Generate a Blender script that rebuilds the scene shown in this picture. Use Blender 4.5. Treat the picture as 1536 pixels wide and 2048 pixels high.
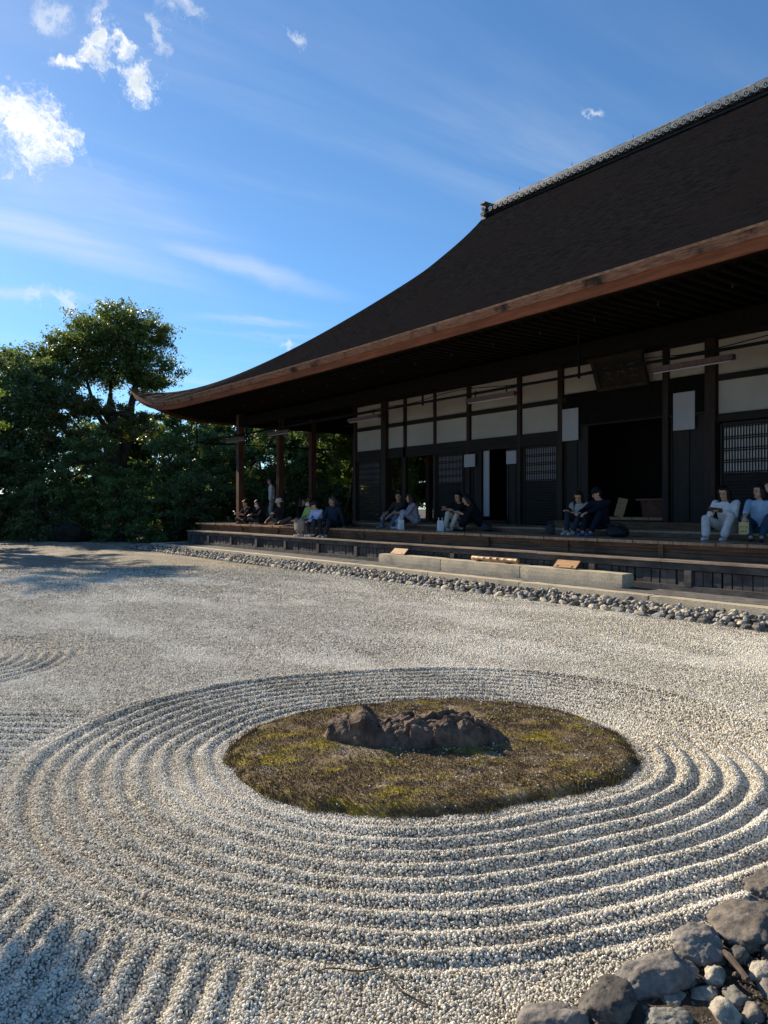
import bpy, bmesh, math, random
import numpy as np
from mathutils import Vector, Matrix, noise as mnoise

random.seed(7); RNG = np.random.default_rng(11)
scene = bpy.context.scene
for o in list(bpy.data.objects): bpy.data.objects.remove(o)
COL = scene.collection

# ------------------------------------------------------------------ camera
# metres: +Y runs along the hall away from the photographer, +X goes into the hall
YAW = math.radians(36.65)
FWD = Vector((math.sin(YAW), math.cos(YAW), 0)); RIGHT = Vector((math.cos(YAW), -math.sin(YAW), 0))
cam = bpy.data.objects.new('camera', bpy.data.cameras.new('camera')); COL.objects.link(cam)
cam.location = (0, 0, 1.5); cam.rotation_euler = (math.radians(90), 0, -YAW)
cam.data.sensor_fit = 'VERTICAL'; cam.data.sensor_height = 36; cam.data.lens = 36 * 1500 / 2048
cam.data.shift_y = -8 / 2048; cam.data.clip_start = .05; cam.data.clip_end = 3000
scene.camera = cam

# ------------------------------------------------------------------ sun, sky, exposure
SUN = Vector((-.31, 1.86, 1.0)).normalized()
sl = bpy.data.lights.new('sun', 'SUN'); sl.energy = 5.0; sl.angle = math.radians(.53); sl.color = (1, .85, .66)
so = bpy.data.objects.new('sun', sl); COL.objects.link(so); so.rotation_euler = (-SUN).to_track_quat('-Z', 'Y').to_euler(); so.location = (-10, 30, 30)
vs = scene.view_settings; vs.view_transform = 'Standard'; vs.look = 'None'; vs.exposure = 0.78; vs.gamma = 1

W = bpy.data.worlds.new('World'); scene.world = W; W.use_nodes = True
nt = W.node_tree; nt.nodes.clear()
class NB:
    """small node builder"""
    def __init__(s, nt): s.nt = nt
    def n(s, t, **k):
        x = s.nt.nodes.new(t)
        for a, b in k.items(): setattr(x, a, b)
        return x
    def link(s, a, b): s.nt.links.new(a, b)
    def put(s, sock, v):
        if hasattr(v, 'is_output'): s.link(v, sock)
        else: sock.default_value = v
    def math(s, op, a, b=None, c=None, clamp=False):
        x = s.n('ShaderNodeMath', operation=op, use_clamp=clamp)
        for i, v in enumerate((a, b, c)):
            if v is not None: s.put(x.inputs[i], v)
        return x.outputs[0]
    def vec(s, op, a, b=None):
        x = s.n('ShaderNodeVectorMath', operation=op)
        s.put(x.inputs[0], a)
        if b is not None: s.put(x.inputs[1], b)
        return x.outputs['Value'] if op in ('DOT_PRODUCT', 'LENGTH', 'DISTANCE') else x.outputs[0]
    def scale(s, a, f):
        x = s.n('ShaderNodeVectorMath', operation='SCALE'); s.put(x.inputs[0], a); s.put(x.inputs['Scale'], f); return x.outputs[0]
    def noise(s, v, scale, detail=4, rough=.55, dist=0, color=False):
        x = s.n('ShaderNodeTexNoise'); s.put(x.inputs['Vector'], v)
        x.inputs['Scale'].default_value = scale; x.inputs['Detail'].default_value = detail
        x.inputs['Roughness'].default_value = rough; x.inputs['Distortion'].default_value = dist
        return x.outputs['Color'] if color else x.outputs['Fac']
    def smooth(s, v, a, b, lo=0, hi=1):
        x = s.n('ShaderNodeMapRange', interpolation_type='SMOOTHSTEP'); s.put(x.inputs[0], v)
        for i, q in enumerate((a, b, lo, hi)): x.inputs[i + 1].default_value = q
        return x.outputs[0]
    def mix(s, f, a, b, mode='MIX'):
        x = s.n('ShaderNodeMix', data_type='RGBA', blend_type=mode); s.put(x.inputs[0], f)
        s.put(x.inputs[6], a if hasattr(a, 'is_output') else (*a, 1)); s.put(x.inputs[7], b if hasattr(b, 'is_output') else (*b, 1))
        return x.outputs[2]
    def ramp(s, v, stops):
        x = s.n('ShaderNodeValToRGB'); s.put(x.inputs[0], v); e = x.color_ramp.elements
        while len(e) < len(stops): e.new(.5)
        for q, (p, c) in zip(e, stops): q.position = p; q.color = (*c, 1)
        return x.outputs[0]
b = NB(nt)
sky = b.n('ShaderNodeTexSky'); sky.sky_type = 'NISHITA'; sky.sun_disc = False
sky.sun_elevation = math.asin(SUN.z); sky.sun_rotation = math.atan2(SUN.x, SUN.y)
sky.air_density = 1.0; sky.dust_density = .15; sky.ozone_density = 4.0; sky.altitude = 50
d = b.vec('NORMALIZE', b.n('ShaderNodeTexCoord').outputs['Generated'])
# domain-warped direction for ragged cloud edges
warp = b.scale(b.vec('SUBTRACT', b.noise(d, 9, 5, .6, color=True), (.5, .5, .5)), .10)
warp2 = b.scale(b.vec('SUBTRACT', b.noise(d, 38, 4, .65, color=True), (.5, .5, .5)), .032)
dw = b.vec('ADD', b.vec('ADD', d, warp), warp2)
def ell(c, r1, r2, tilt, vec):
    c = Vector(c).normalized(); e1 = Vector((c.y, -c.x, 0)).normalized(); e2 = c.cross(e1); e2 = -e2 if e2.z < 0 else e2
    f1 = e1 * math.cos(tilt) + e2 * math.sin(tilt); f2 = -e1 * math.sin(tilt) + e2 * math.cos(tilt)
    v = b.vec('SUBTRACT', vec, tuple(c))
    a = b.math('DIVIDE', b.vec('DOT_PRODUCT', v, tuple(f1)), r1); q = b.math('DIVIDE', b.vec('DOT_PRODUCT', v, tuple(f2)), r2)
    return b.math('SUBTRACT', 1, b.math('SQRT', b.math('ADD', b.math('MULTIPLY', a, a), b.math('MULTIPLY', q, q))))
def mx(l):
    r = l[0]
    for q in l[1:]: r = b.math('MAXIMUM', r, q)
    return r
puffs = mx([ell((.178, .893, .413), .056, .048, 0, dw), ell((.155, .894, .420), .034, .028, .2, dw), ell((.196, .8925, .4045), .032, .030, 0, dw), ell((.115, .905, .41), .036, .034, 0, dw),
            ell((.2506, .8327, .4938), .030, .019, -.5, dw), ell((.2934, .8287, .4766), .030, .022, .3, dw), ell((.2432, .8255, .5093), .013, .024, .3, dw),
            ell((.2153, .8473, .4855), .028, .010, -.15, dw), ell((.276, .82, .5035), .024, .010, -.6, dw)])
small = mx([ell((.3133, .7837, .5363), .034, .020, -.5, dw), ell((.1895, .8339, .5183), .034, .013, -.6, dw), ell((.4199, .7363, .5306), .016, .008, -.3, dw),
            ell((.707, .5487, .4461), .013, .005, -.7, dw), ell((.231, .9427, .2408), .022, .014, .2, dw), ell((.1965, .9493, .2455), .016, .008, 0, dw),
            ell((.2977, .8047, .5137), .012, .028, .4, dw), ell((.2283, .8188, .53), .014, .03, .4, dw), ell((.4771, .8535, .2094), .014, .010, 0, dw)])
fine = b.noise(dw, 46, 8, .72)
dens = b.smooth(b.math('ADD', puffs, b.math('MULTIPLY', b.math('SUBTRACT', fine, .5), 2.9)), .02, 1.0)
dens2 = b.math('MULTIPLY', b.smooth(b.math('ADD', small, b.math('MULTIPLY', b.math('SUBTRACT', fine, .5), 2.4)), .10, 1.1), .5)
# cirrus: a high sheet, so coordinates on a flat layer overhead
sep = b.n('ShaderNodeSeparateXYZ'); b.link(d, sep.inputs[0])
zz = b.math('MAXIMUM', sep.outputs[2], .04)
cmb = b.n('ShaderNodeCombineXYZ'); b.link(b.math('DIVIDE', sep.outputs[0], zz), cmb.inputs[0]); b.link(b.math('DIVIDE', sep.outputs[1], zz), cmb.inputs[1])
mp = b.n('ShaderNodeMapping'); b.link(cmb.outputs[0], mp.inputs[0]); mp.inputs['Rotation'].default_value = (0, 0, math.radians(24)); mp.inputs['Scale'].default_value = (.28, 1.5, 1)
c1 = b.noise(mp.outputs[0], 1.5, 7, .58, .5); c2 = b.noise(cmb.outputs[0], .55, 3, .5)
cir = b.math('MULTIPLY', b.smooth(c1, .40, .80), b.smooth(c2, .36, .66))
dwc = b.vec('ADD', d, b.scale(warp, .35))
streak = mx([ell((.24, .90, .355), .26, .055, -.16, dwc), ell((.2, .93, .315), .26, .040, -.20, dwc), ell((.4338, .8694, .2366), .115, .0085, .02, dwc), ell((.47, .86, .222), .09, .005, 0, dwc), ell((.40, .86, .305), .20, .020, -.22, dwc), ell((.16, .95, .25), .16, .010, 0, dwc)])
cir = b.math('ADD', b.math('MULTIPLY', cir, .5), b.math('MULTIPLY', b.math('MULTIPLY', b.smooth(streak, 0, 1), b.smooth(c1, .22, .72)), .75), clamp=True)
skyc = b.n('ShaderNodeHueSaturation'); skyc.inputs['Saturation'].default_value = 1.14
low = b.math('SUBTRACT', 1, b.smooth(sep.outputs[2], -.02, .42))
b.link(b.mix(low, sky.outputs[0], b.mix(1, sky.outputs[0], (.70, .86, 1.04), 'MULTIPLY')), skyc.inputs['Color'])
STR = .09
col = b.mix(b.math('MULTIPLY', cir, .75), skyc.outputs[0], (4.9, 5.5, 6.2))
shade = b.smooth(b.noise(dw, 16, 4, .6), .36, .62)
cc = b.mix(b.math('MULTIPLY', shade, b.smooth(puffs, .42, .85)), (7.4, 7.5, 7.5), (5.0, 5.5, 6.0))
col = b.mix(dens2, col, (6.4, 6.6, 6.9))
col = b.mix(dens, col, cc)
bg = b.n('ShaderNodeBackground'); bg.inputs[1].default_value = STR; b.link(col, bg.inputs[0])
wo = b.n('ShaderNodeOutputWorld'); b.link(bg.outputs[0], wo.inputs[0])

# ------------------------------------------------------------------ helpers
MATS = {}
def new_mat(name):
    m = bpy.data.materials.new(name); m.use_nodes = True; m.node_tree.nodes.clear()
    q = NB(m.node_tree); o = q.n('ShaderNodeOutputMaterial'); p = q.n('ShaderNodeBsdfPrincipled'); q.link(p.outputs[0], o.inputs[0])
    MATS[name] = m; return m, q, p, o
def M(name, c1, c2=None, scale=6, st=(1, 1, 1), rough=.8, bump=.0, bscale=None, c3=None, s3=1.2, spec=.3, detail=5, dist=.01, contrast=(.32, .68)):
    """two-tone noise material on world position, stretched by st, a third tone in large blotches, fine bump"""
    m, q, p, o = new_mat(name); c2 = c2 or tuple(x * .6 for x in c1)
    pos = q.n('ShaderNodeNewGeometry').outputs['Position']; sv = q.vec('MULTIPLY', pos, st)
    f = q.smooth(q.noise(sv, scale, detail, .62), *contrast); c = q.mix(f, c1, c2)
    if c3: c = q.mix(q.smooth(q.noise(pos, s3, 5, .6), .5, .72), c, c3)
    q.link(c, p.inputs['Base Color']); p.inputs['Roughness'].default_value = rough; p.inputs['Specular IOR Level'].default_value = spec
    if bump:
        bp = q.n('ShaderNodeBump'); bp.inputs['Strength'].default_value = bump; bp.inputs['Distance'].default_value = dist
        q.link(q.noise(sv, bscale or scale * 3, 5, .65), bp.inputs['Height']); q.link(bp.outputs[0], p.inputs['Normal'])
    return m
def link(o, parent=None, world=False):
    COL.objects.link(o)
    if parent is not None:
        o.parent = parent
        if world: o.matrix_parent_inverse = Matrix.Translation(-WLOC(parent))
    return o
def WLOC(p):
    return Vector(p['_o']) if '_o' in p else Vector((0, 0, 0))
def mesh(name, v, f, mats=None, smooth=False):
    me = bpy.data.meshes.new(name); me.from_pydata([tuple(map(float, x)) for x in v], [], f)
    if mats:
        for m in (mats if isinstance(mats, (list, tuple)) else [mats]): me.materials.append(m)
    if smooth: me.polygons.foreach_set('use_smooth', [True] * len(me.polygons))
    me.update(); return me
def np_mesh(name, V, Fq, mat, smooth=False):
    """fast mesh from arrays; Fq (n,k)"""
    me = bpy.data.meshes.new(name); n, k = Fq.shape
    me.vertices.add(len(V)); me.vertices.foreach_set('co', np.asarray(V, np.float32).ravel())
    me.loops.add(n * k); me.loops.foreach_set('vertex_index', Fq.astype(np.int32).ravel())
    me.polygons.add(n); me.polygons.foreach_set('loop_start', np.arange(0, n * k, k, dtype=np.int32))
    me.update(calc_edges=True)
    if smooth: me.polygons.foreach_set('use_smooth', np.ones(n, bool))
    me.materials.append(mat); return me
def tag(o, label=None, cat=None, group=None, kind=None):
    for k, v in (('label', label), ('category', cat), ('group', group), ('kind', kind)):
        if v: o[k] = v
    return o
def empty(name, loc, rz=0, **k):
    o = bpy.data.objects.new(name, None); o.empty_display_size = .2; o.location = loc; o.rotation_euler = (0, 0, rz); COL.objects.link(o)
    ORIG[o.name] = Vector(loc); return tag(o, **k)
ORIG = {}
def WLOC(p): return ORIG.get(p.name, Vector((0, 0, 0)))
def part(name, me, parent, **k):
    """mesh given in world coordinates, parented to an unrotated Empty or to another world-space part"""
    o = bpy.data.objects.new(name, me); COL.objects.link(o); o.parent = parent
    o.matrix_parent_inverse = Matrix.Translation(-WLOC(parent)) if parent.type == 'EMPTY' else Matrix.Identity(4)
    return tag(o, **k)
def top(name, me, loc=(0, 0, 0), rot=(0, 0, 0), **k):
    o = bpy.data.objects.new(name, me); COL.objects.link(o); o.location = loc; o.rotation_euler = rot; return tag(o, **k)
BOXF = [(0, 3, 2, 1), (4, 5, 6, 7), (0, 1, 5, 4), (1, 2, 6, 5), (2, 3, 7, 6), (3, 0, 4, 7)]
class MB:
    def __init__(s): s.v = []; s.f = []
    def box(s, x0, x1, y0, y1, z0, z1):
        n = len(s.v); s.v += [(x0, y0, z0), (x1, y0, z0), (x1, y1, z0), (x0, y1, z0), (x0, y0, z1), (x1, y0, z1), (x1, y1, z1), (x0, y1, z1)]
        s.f += [tuple(i + n for i in q) for q in BOXF]; return s
    def obox(s, c, h, M3):
        n = len(s.v)
        for z in (-1, 1):
            for x, y in ((-1, -1), (1, -1), (1, 1), (-1, 1)): s.v.append(tuple(Vector(c) + M3 @ Vector((x * h[0], y * h[1], z * h[2]))))
        s.f += [tuple(i + n for i in q) for q in BOXF]; return s
    def prism(s, poly, z0, z1):
        n = len(s.v); k = len(poly); s.v += [(x, y, z0) for x, y in poly] + [(x, y, z1) for x, y in poly]
        s.f += [tuple(n + i for i in reversed(range(k))), tuple(n + k + i for i in range(k))] + [(n + i, n + (i + 1) % k, n + k + (i + 1) % k, n + k + i) for i in range(k)]; return s
    def tube(s, pts, rad, seg=8, caps=True):
        pts = [Vector(p) for p in pts]; rad = rad if isinstance(rad, (list, tuple)) else [rad] * len(pts); n0 = len(s.v)
        for i, p in enumerate(pts):
            t = (pts[min(i + 1, len(pts) - 1)] - pts[max(i - 1, 0)]).normalized()
            a = t.cross(Vector((0, 0, 1))); a = a.normalized() if a.length > .05 else t.cross(Vector((1, 0, 0))).normalized(); c = t.cross(a)
            for k in range(seg):
                w = 2 * math.pi * k / seg; s.v.append(tuple(p + (a * math.cos(w) + c * math.sin(w)) * rad[i]))
        for i in range(len(pts) - 1):
            for k in range(seg): s.f.append((n0 + i * seg + k, n0 + i * seg + (k + 1) % seg, n0 + (i + 1) * seg + (k + 1) % seg, n0 + (i + 1) * seg + k))
        if caps: s.f.append(tuple(n0 + k for k in reversed(range(seg)))); s.f.append(tuple(n0 + (len(pts) - 1) * seg + k for k in range(seg)))
        return s
    def ellipsoid(s, c, r, M3=None, u=12, w=8):
        n = len(s.v); c = Vector(c); M3 = M3 or Matrix.Identity(3)
        s.v.append(tuple(c + M3 @ Vector((0, 0, -r[2]))))
        for j in range(1, w):
            ph = -math.pi / 2 + math.pi * j / w
            for i in range(u):
                th = 2 * math.pi * i / u
                s.v.append(tuple(c + M3 @ Vector((r[0] * math.cos(ph) * math.cos(th), r[1] * math.cos(ph) * math.sin(th), r[2] * math.sin(ph)))))
        s.v.append(tuple(c + M3 @ Vector((0, 0, r[2])))); e = len(s.v) - 1
        for i in range(u): s.f.append((n, n + 1 + (i + 1) % u, n + 1 + i)); s.f.append((e, e - u + i, e - u + (i + 1) % u))
        for j in range(w - 2):
            for i in range(u):
                q = n + 1 + j * u; s.f.append((q + i, q + (i + 1) % u, q + u + (i + 1) % u, q + u + i))
        return s
    def capsule(s, a, b, ra, rb, seg=10):
        a, b = Vector(a), Vector(b); t = (b - a).normalized()
        p = [a - t * ra * .92, a - t * ra * .6, a, b, b + t * rb * .6, b + t * rb * .92]
        return s.tube(p, [ra * .38, ra * .8, ra, rb, rb * .8, rb * .38], seg)
    def loft(s, rings, seg=16):
        """rings: (centre, xaxis, yaxis, a, b) ellipses"""
        n0 = len(s.v)
        for c, xa, ya, a, bb in rings:
            for k in range(seg):
                w = 2 * math.pi * k / seg; s.v.append(tuple(Vector(c) + Vector(xa) * (a * math.cos(w)) + Vector(ya) * (bb * math.sin(w))))
        for i in range(len(rings) - 1):
            for k in range(seg): s.f.append((n0 + i * seg + k, n0 + i * seg + (k + 1) % seg, n0 + (i + 1) * seg + (k + 1) % seg, n0 + (i + 1) * seg + k))
        s.f.append(tuple(n0 + k for k in reversed(range(seg)))); s.f.append(tuple(n0 + (len(rings) - 1) * seg + k for k in range(seg))); return s
    def me(s, name, mat, smooth=False): return mesh(name, s.v, s.f, mat, smooth)
def boxpart(name, dims, mat, parent, **k): return part(name, MB().box(*dims).me(name, mat), parent, **k)
def rough_stone(name, dims, mat, n=6, amp=.008, seed=0):
    """a cut stone block: subdivided box with worn edges"""
    x0, x1, y0, y1, z0, z1 = dims; bm = bmesh.new(); bmesh.ops.create_cube(bm, size=1)
    L = y1 - y0; cuts = max(2, int(L / .22))
    bmesh.ops.subdivide_edges(bm, edges=[e for e in bm.edges if abs(e.verts[0].co.y - e.verts[1].co.y) > .5], cuts=min(cuts, 14))
    bmesh.ops.subdivide_edges(bm, edges=[e for e in bm.edges if abs(e.verts[0].co.z - e.verts[1].co.z) > .5 or abs(e.verts[0].co.x - e.verts[1].co.x) > .5], cuts=2, use_grid_fill=True)
    for v in bm.verts:
        c = v.co; ed = sum(abs(abs(q) - .5) < 1e-4 for q in c)
        p = Vector(((x0 + x1) / 2 + c.x * (x1 - x0), (y0 + y1) / 2 + c.y * L, (z0 + z1) / 2 + c.z * (z1 - z0)))
        sh = .006 * max(0, ed - 1); p -= Vector((math.copysign(sh, c.x) if abs(c.x) > .49 else 0, math.copysign(sh, c.y) if abs(c.y) > .49 else 0, math.copysign(sh, c.z) if abs(c.z) > .49 else 0))
        nv = mnoise.noise_vector(p * 5 + Vector((seed, 0, 0))); p += nv * amp; v.co = p
    me = bpy.data.meshes.new(name); bm.to_mesh(me); bm.free(); me.materials.append(mat); return me
def rock_mesh(name, size, seed, mat, sub=4, facets=9, rough=.06, flat=.0, smooth=True):
    """natural rock: a ball cut by random planes and broken by noise; size = half extents"""
    rnd = random.Random(seed); bm = bmesh.new(); bmesh.ops.create_icosphere(bm, subdivisions=sub, radius=1)
    pl = []
    for i in range(facets):
        n = Vector((rnd.gauss(0, 1), rnd.gauss(0, 1), rnd.gauss(0, .9))).normalized(); pl.append((n, rnd.uniform(.60, .9)))
    if flat: pl.append((Vector((rnd.uniform(-.15, .15), rnd.uniform(-.15, .15), 1)).normalized(), flat))
    off = Vector((rnd.uniform(0, 50), rnd.uniform(0, 50), rnd.uniform(0, 50)))
    for v in bm.verts:
        dd = v.co.normalized(); r = 1.0; acc = 1.0
        for n, h in pl:
            q = dd.dot(n)
            if q > .05: acc += max(0, q / h) ** 40
        r = acc ** (-1 / 40) * 1.08
        r *= 1 + rough * mnoise.fractal(dd * 2.2 + off, .9, 2.1, 5) + rough * .45 * mnoise.noise(dd * 9 + off)
        v.co = Vector((dd.x * r * size[0], dd.y * r * size[1], dd.z * r * size[2]))
    me = bpy.data.meshes.new(name); bm.to_mesh(me); bm.free(); me.materials.append(mat)
    if smooth: me.polygons.foreach_set('use_smooth', [True] * len(me.polygons))
    return me

# ------------------------------------------------------------------ materials
WOOD_DK = M('dark_aged_wood', (.022, .014, .010), (.009, .0065, .005), 5, (3, 3, .35), .62, .25, 30, spec=.35)
WOOD_DKY = M('dark_aged_wood_along', (.018, .012, .009), (.008, .006, .0045), 5, (3, .3, 3), .65, .25, 30)
WOOD_POST = M('red_brown_post_wood', (.105, .038, .018), (.05, .020, .011), 5, (4, 4, .3), .55, .2, 30, c3=(.022, .012, .008), s3=.9)
WOOD_WPOST = M('brown_wall_post_wood', (.040, .019, .012), (.016, .010, .007), 5, (4, 4, .3), .6, .2, 30, c3=(.012, .008, .006), s3=.9)
WOOD_DECK = M('deck_wood', (.40, .26, .155), (.22, .135, .08), 4, (.3, 5, 3), .36, .15, 25, c3=(.12, .075, .05), s3=.7, spec=.5)
WOOD_RISER = M('riser_wood', (.20, .105, .055), (.085, .042, .024), 6, (4, .3, 5), .65, .3, 30, c3=(.055, .03, .018), s3=1.3)
WOOD_GREY = M('weathered_grey_wood', (.105, .098, .092), (.045, .042, .040), 6, (4, .5, 1.2), .85, .4, 40, c3=(.035, .028, .024), s3=1.0)
WOOD_LEDGE = M('pale_ledge_wood', (.36, .29, .22), (.19, .145, .105), 5, (4, .35, 4), .5, .2, 30, c3=(.13, .09, .065), s3=.9)
WOOD_TAN = M('tan_wood', (.42, .24, .11), (.30, .16, .07), 8, (3, .5, 3), .6, .2)
PLASTER = M('white_plaster', (.44, .425, .40), (.385, .37, .345), 1.2, rough=.9, bump=.08, bscale=60)
PAPER = M('shoji_paper', (.50, .49, .55), (.42, .41, .47), 2, rough=.9)
LIT_PAPER = M('lit_window_paper', (.70, .68, .68), (.62, .60, .60), 2, rough=.9)  # lighter copy of the shoji paper, its brighter light put into the colour
NOTICE = M('notice_white', (.40, .41, .45), (.36, .37, .41), 2, rough=.6)
GRANITE = M('pale_granite', (.58, .51, .37), (.36, .315, .235), 45, rough=.9, bump=.5, bscale=60, c3=(.30, .27, .21), s3=1.6, dist=.006)
TILE = M('grey_floor_tile', (.15, .15, .145), (.10, .10, .10), 7, rough=.85, bump=.2, bscale=60, c3=(.07, .07, .07), s3=1.5)
RTILE = M('grey_roof_tile', (.26, .275, .27), (.09, .098, .10), 14, rough=.55, bump=.3, bscale=30, spec=.45)
RTILE_D = M('dark_roof_tile', (.05, .052, .055), (.02, .021, .023), 10, rough=.55, bump=.3, spec=.45)
EARTH = M('dark_earth', (.085, .065, .045), (.035, .028, .02), 14, rough=.95, bump=.8, bscale=40, c3=(.05, .06, .025), s3=3, dist=.02)
GRND = M('garden_earth', (.07, .06, .045), (.03, .028, .02), 3, rough=.95, bump=.6, bscale=20)
BAMBOO = M('bamboo', (.42, .27, .15), (.28, .16, .08), 8, (3, .4, 3), .45, .1)
BLACKM = M('black_metal', (.02, .02, .022), (.012, .012, .014), 9, rough=.5)
STEEL = M('grey_steel', (.35, .35, .36), (.25, .25, .26), 9, rough=.45)
SHADE_DK = M('shade_dark_wood', (.010, .0085, .0075), (.005, .0045, .004), 4, (1, 3, 3), .85, .2, 20, spec=.1)  # near-black tone: the deep veranda shade is put into the base colour
def solid(n, c, rough=.8, var=.75, sc=14): return M(n, c, tuple(x * var for x in c), sc, rough=rough)
# bark roof
m, q, p, o = new_mat('cypress_bark_thatch'); BARK = m
pos = q.n('ShaderNodeNewGeometry').outputs['Position']
st1 = q.noise(q.vec('MULTIPLY', pos, (9, 1.1, 9)), 3.2, 6, .7); st2 = q.noise(q.vec('MULTIPLY', pos, (22, 3, 22)), 2.4, 4, .7); big = q.noise(pos, .35, 5, .6)
c = q.mix(q.smooth(st1, .36, .64), (.0042, .0044, .0052), (.021, .020, .0222)); c = q.mix(q.smooth(big, .45, .75), c, (.0145, .0135, .0135))
c = q.mix(q.math('MULTIPLY', q.smooth(st2, .64, .74), .5), c, (.058, .054, .056))
sp = q.n('ShaderNodeSeparateXYZ'); q.link(pos, sp.inputs[0])
palef = q.math('MULTIPLY', q.smooth(sp.outputs[1], 23.5, 28.5), q.smooth(q.noise(pos, 2.6, 6, .7), .40, .64)); c = q.mix(palef, c, (.13, .115, .085))  # paler blotches toward the far roof end
q.link(c, p.inputs['Base Color']); p.inputs['Roughness'].default_value = 1; p.inputs['Specular IOR Level'].default_value = 0
bp = q.n('ShaderNodeBump'); bp.inputs['Strength'].default_value = 1.0; bp.inputs['Distance'].default_value = .05
q.link(q.math('ADD', st1, q.math('MULTIPLY', st2, .6)), bp.inputs['Height']); q.link(bp.outputs[0], p.inputs['Normal'])
# cut edge of the bark, red-brown with dark weathered stretches
EDGE = M('cut_bark_edge', (.34, .18, .11), (.17, .08, .048), 5, (1, .9, 14), .9, .5, 14, c3=(.03, .025, .023), s3=1.9, spec=.1)
LIP = M('bark_lip', (.40, .27, .19), (.22, .13, .09), 8, rough=.9)
EDGE2 = M('red_eave_board', (.27, .088, .038), (.15, .05, .024), 4, (3, .25, 3), .7, .2, 20)
# gravel bed (beyond the loose stones the material carries the grain)
m, q, p, o = new_mat('gravel_bed'); GRAVBED = m
pos = q.n('ShaderNodeNewGeometry').outputs['Position']
vo = q.n('ShaderNodeTexVoronoi'); vo.inputs['Scale'].default_value = 48; q.link(pos, vo.inputs['Vector'])
vo2 = q.n('ShaderNodeTexVoronoi'); vo2.inputs['Scale'].default_value = 17; q.link(pos, vo2.inputs['Vector'])
sepc = q.n('ShaderNodeSeparateColor'); q.link(vo.outputs['Color'], sepc.inputs[0])
c = q.ramp(sepc.outputs[0], [(0, (.15, .13, .095)), (.35, (.38, .335, .25)), (.75, (.55, .49, .37)), (1, (.74, .67, .525))])
c = q.mix(q.smooth(vo.outputs['Distance'], .35, .75), c, (.13, .115, .095))  # gaps darkened: shade between the grains painted into the colour
c = q.mix(q.math('MULTIPLY', q.smooth(q.noise(q.vec('MULTIPLY', pos, (1.6, .6, 1)), .8, 6, .62), .46, .66), .35), c, (.74, .69, .59))  # pale swaths: sunlight on raked slopes painted into the bed colour
c = q.mix(q.smooth(q.noise(pos, 26, 3, .7), .52, .62), c, (.21, .187, .142)); c = q.mix(q.smooth(q.noise(pos, 21, 3, .7), .56, .66), c, (.74, .69, .59))
c = q.mix(q.math('MULTIPLY', q.smooth(q.noise(pos, 1.3, 5, .6), .5, .7), .14), c, (.30, .27, .22))
q.link(c, p.inputs['Base Color']); p.inputs['Roughness'].default_value = .9; p.inputs['Specular IOR Level'].default_value = .2
bp = q.n('ShaderNodeBump'); bp.inputs['Strength'].default_value = 1; bp.inputs['Distance'].default_value = .03; bp.invert = True
q.link(q.math('ADD', vo.outputs['Distance'], q.math('MULTIPLY', vo2.outputs['Distance'], 1.3)), bp.inputs['Height']); q.link(bp.outputs[0], p.inputs['Normal'])
# loose pebbles: one tone per stone
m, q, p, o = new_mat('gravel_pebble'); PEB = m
oi = q.n('ShaderNodeObjectInfo').outputs['Random']
c = q.ramp(oi, [(0, (.13, .112, .08)), (.12, (.35, .31, .225)), (.4, (.59, .54, .425)), (.8, (.74, .685, .555)), (1, (.90, .855, .73))])
pos = q.n('ShaderNodeNewGeometry').outputs['Position']
c = q.mix(q.math('MULTIPLY', q.smooth(q.noise(q.vec('MULTIPLY', pos, (1.5, .55, 1)), .8, 6, .62), .45, .62), .6), c, (.88, .84, .72))  # pale bands across the stones paint in sun catching the raked slopes
pos = q.n('ShaderNodeNewGeometry').outputs['Position']
c = q.mix(q.math('MULTIPLY', q.smooth(q.noise(pos, 1.3, 5, .6), .5, .7), .22), c, (.32, .29, .23))
c = q.mix(q.math('MULTIPLY', q.smooth(q.noise(pos, 260, 2, .6), .4, .7), .18), c, (.45, .42, .38))
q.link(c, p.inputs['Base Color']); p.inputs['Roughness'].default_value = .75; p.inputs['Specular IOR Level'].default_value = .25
def leafmat(name, c1, c2, trans=.35, c3=None):
    m, q, p, o = new_mat(name); g = q.n('ShaderNodeNewGeometry'); r = g.outputs['Random Per Island']
    c = q.mix(r, c1, c2); c = q.mix(q.math('MULTIPLY', q.smooth(q.noise(g.outputs['Position'], .8, 3, .6), .45, .68), .7), c, c3 or tuple(.5 * (a + e) for a, e in zip(c1, c2)))
    q.link(c, p.inputs['Base Color']); p.inputs['Roughness'].default_value = .42; p.inputs['Specular IOR Level'].default_value = .5
    t = q.n('ShaderNodeBsdfTranslucent'); q.link(q.mix(.5, c, (.22, .30, .02)), t.inputs[0]); mxs = q.n('ShaderNodeMixShader'); mxs.inputs[0].default_value = trans
    q.link(p.outputs[0], mxs.inputs[1]); q.link(t.outputs[0], mxs.inputs[2]); q.link(mxs.outputs[0], o.inputs[0]); return m
LEAF_A = leafmat('leaf_camphor', (.065, .115, .032), (.14, .19, .05), .42, (.19, .21, .05))
LEAF_B = leafmat('leaf_dark_evergreen', (.065, .115, .06), (.13, .20, .08), .4)
LEAF_C = leafmat('leaf_clipped_shrub', (.078, .14, .058), (.13, .21, .07), .36)
LEAF_D = leafmat('leaf_bright_maple', (.10, .17, .025), (.20, .26, .04), .5)
LEAF_E = leafmat('leaf_bronze_pine', (.07, .075, .022), (.13, .11, .03), .3)
TRUNK = M('tree_bark', (.060, .047, .036), (.025, .02, .016), 7, (3, 3, .6), .9, .6, 14, dist=.03)
ROCK_ISL = M('island_rock', (.18, .122, .086), (.058, .041, .031), 9, rough=.85, bump=.9, bscale=28, c3=(.32, .22, .14), s3=5.5, dist=.02)
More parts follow.
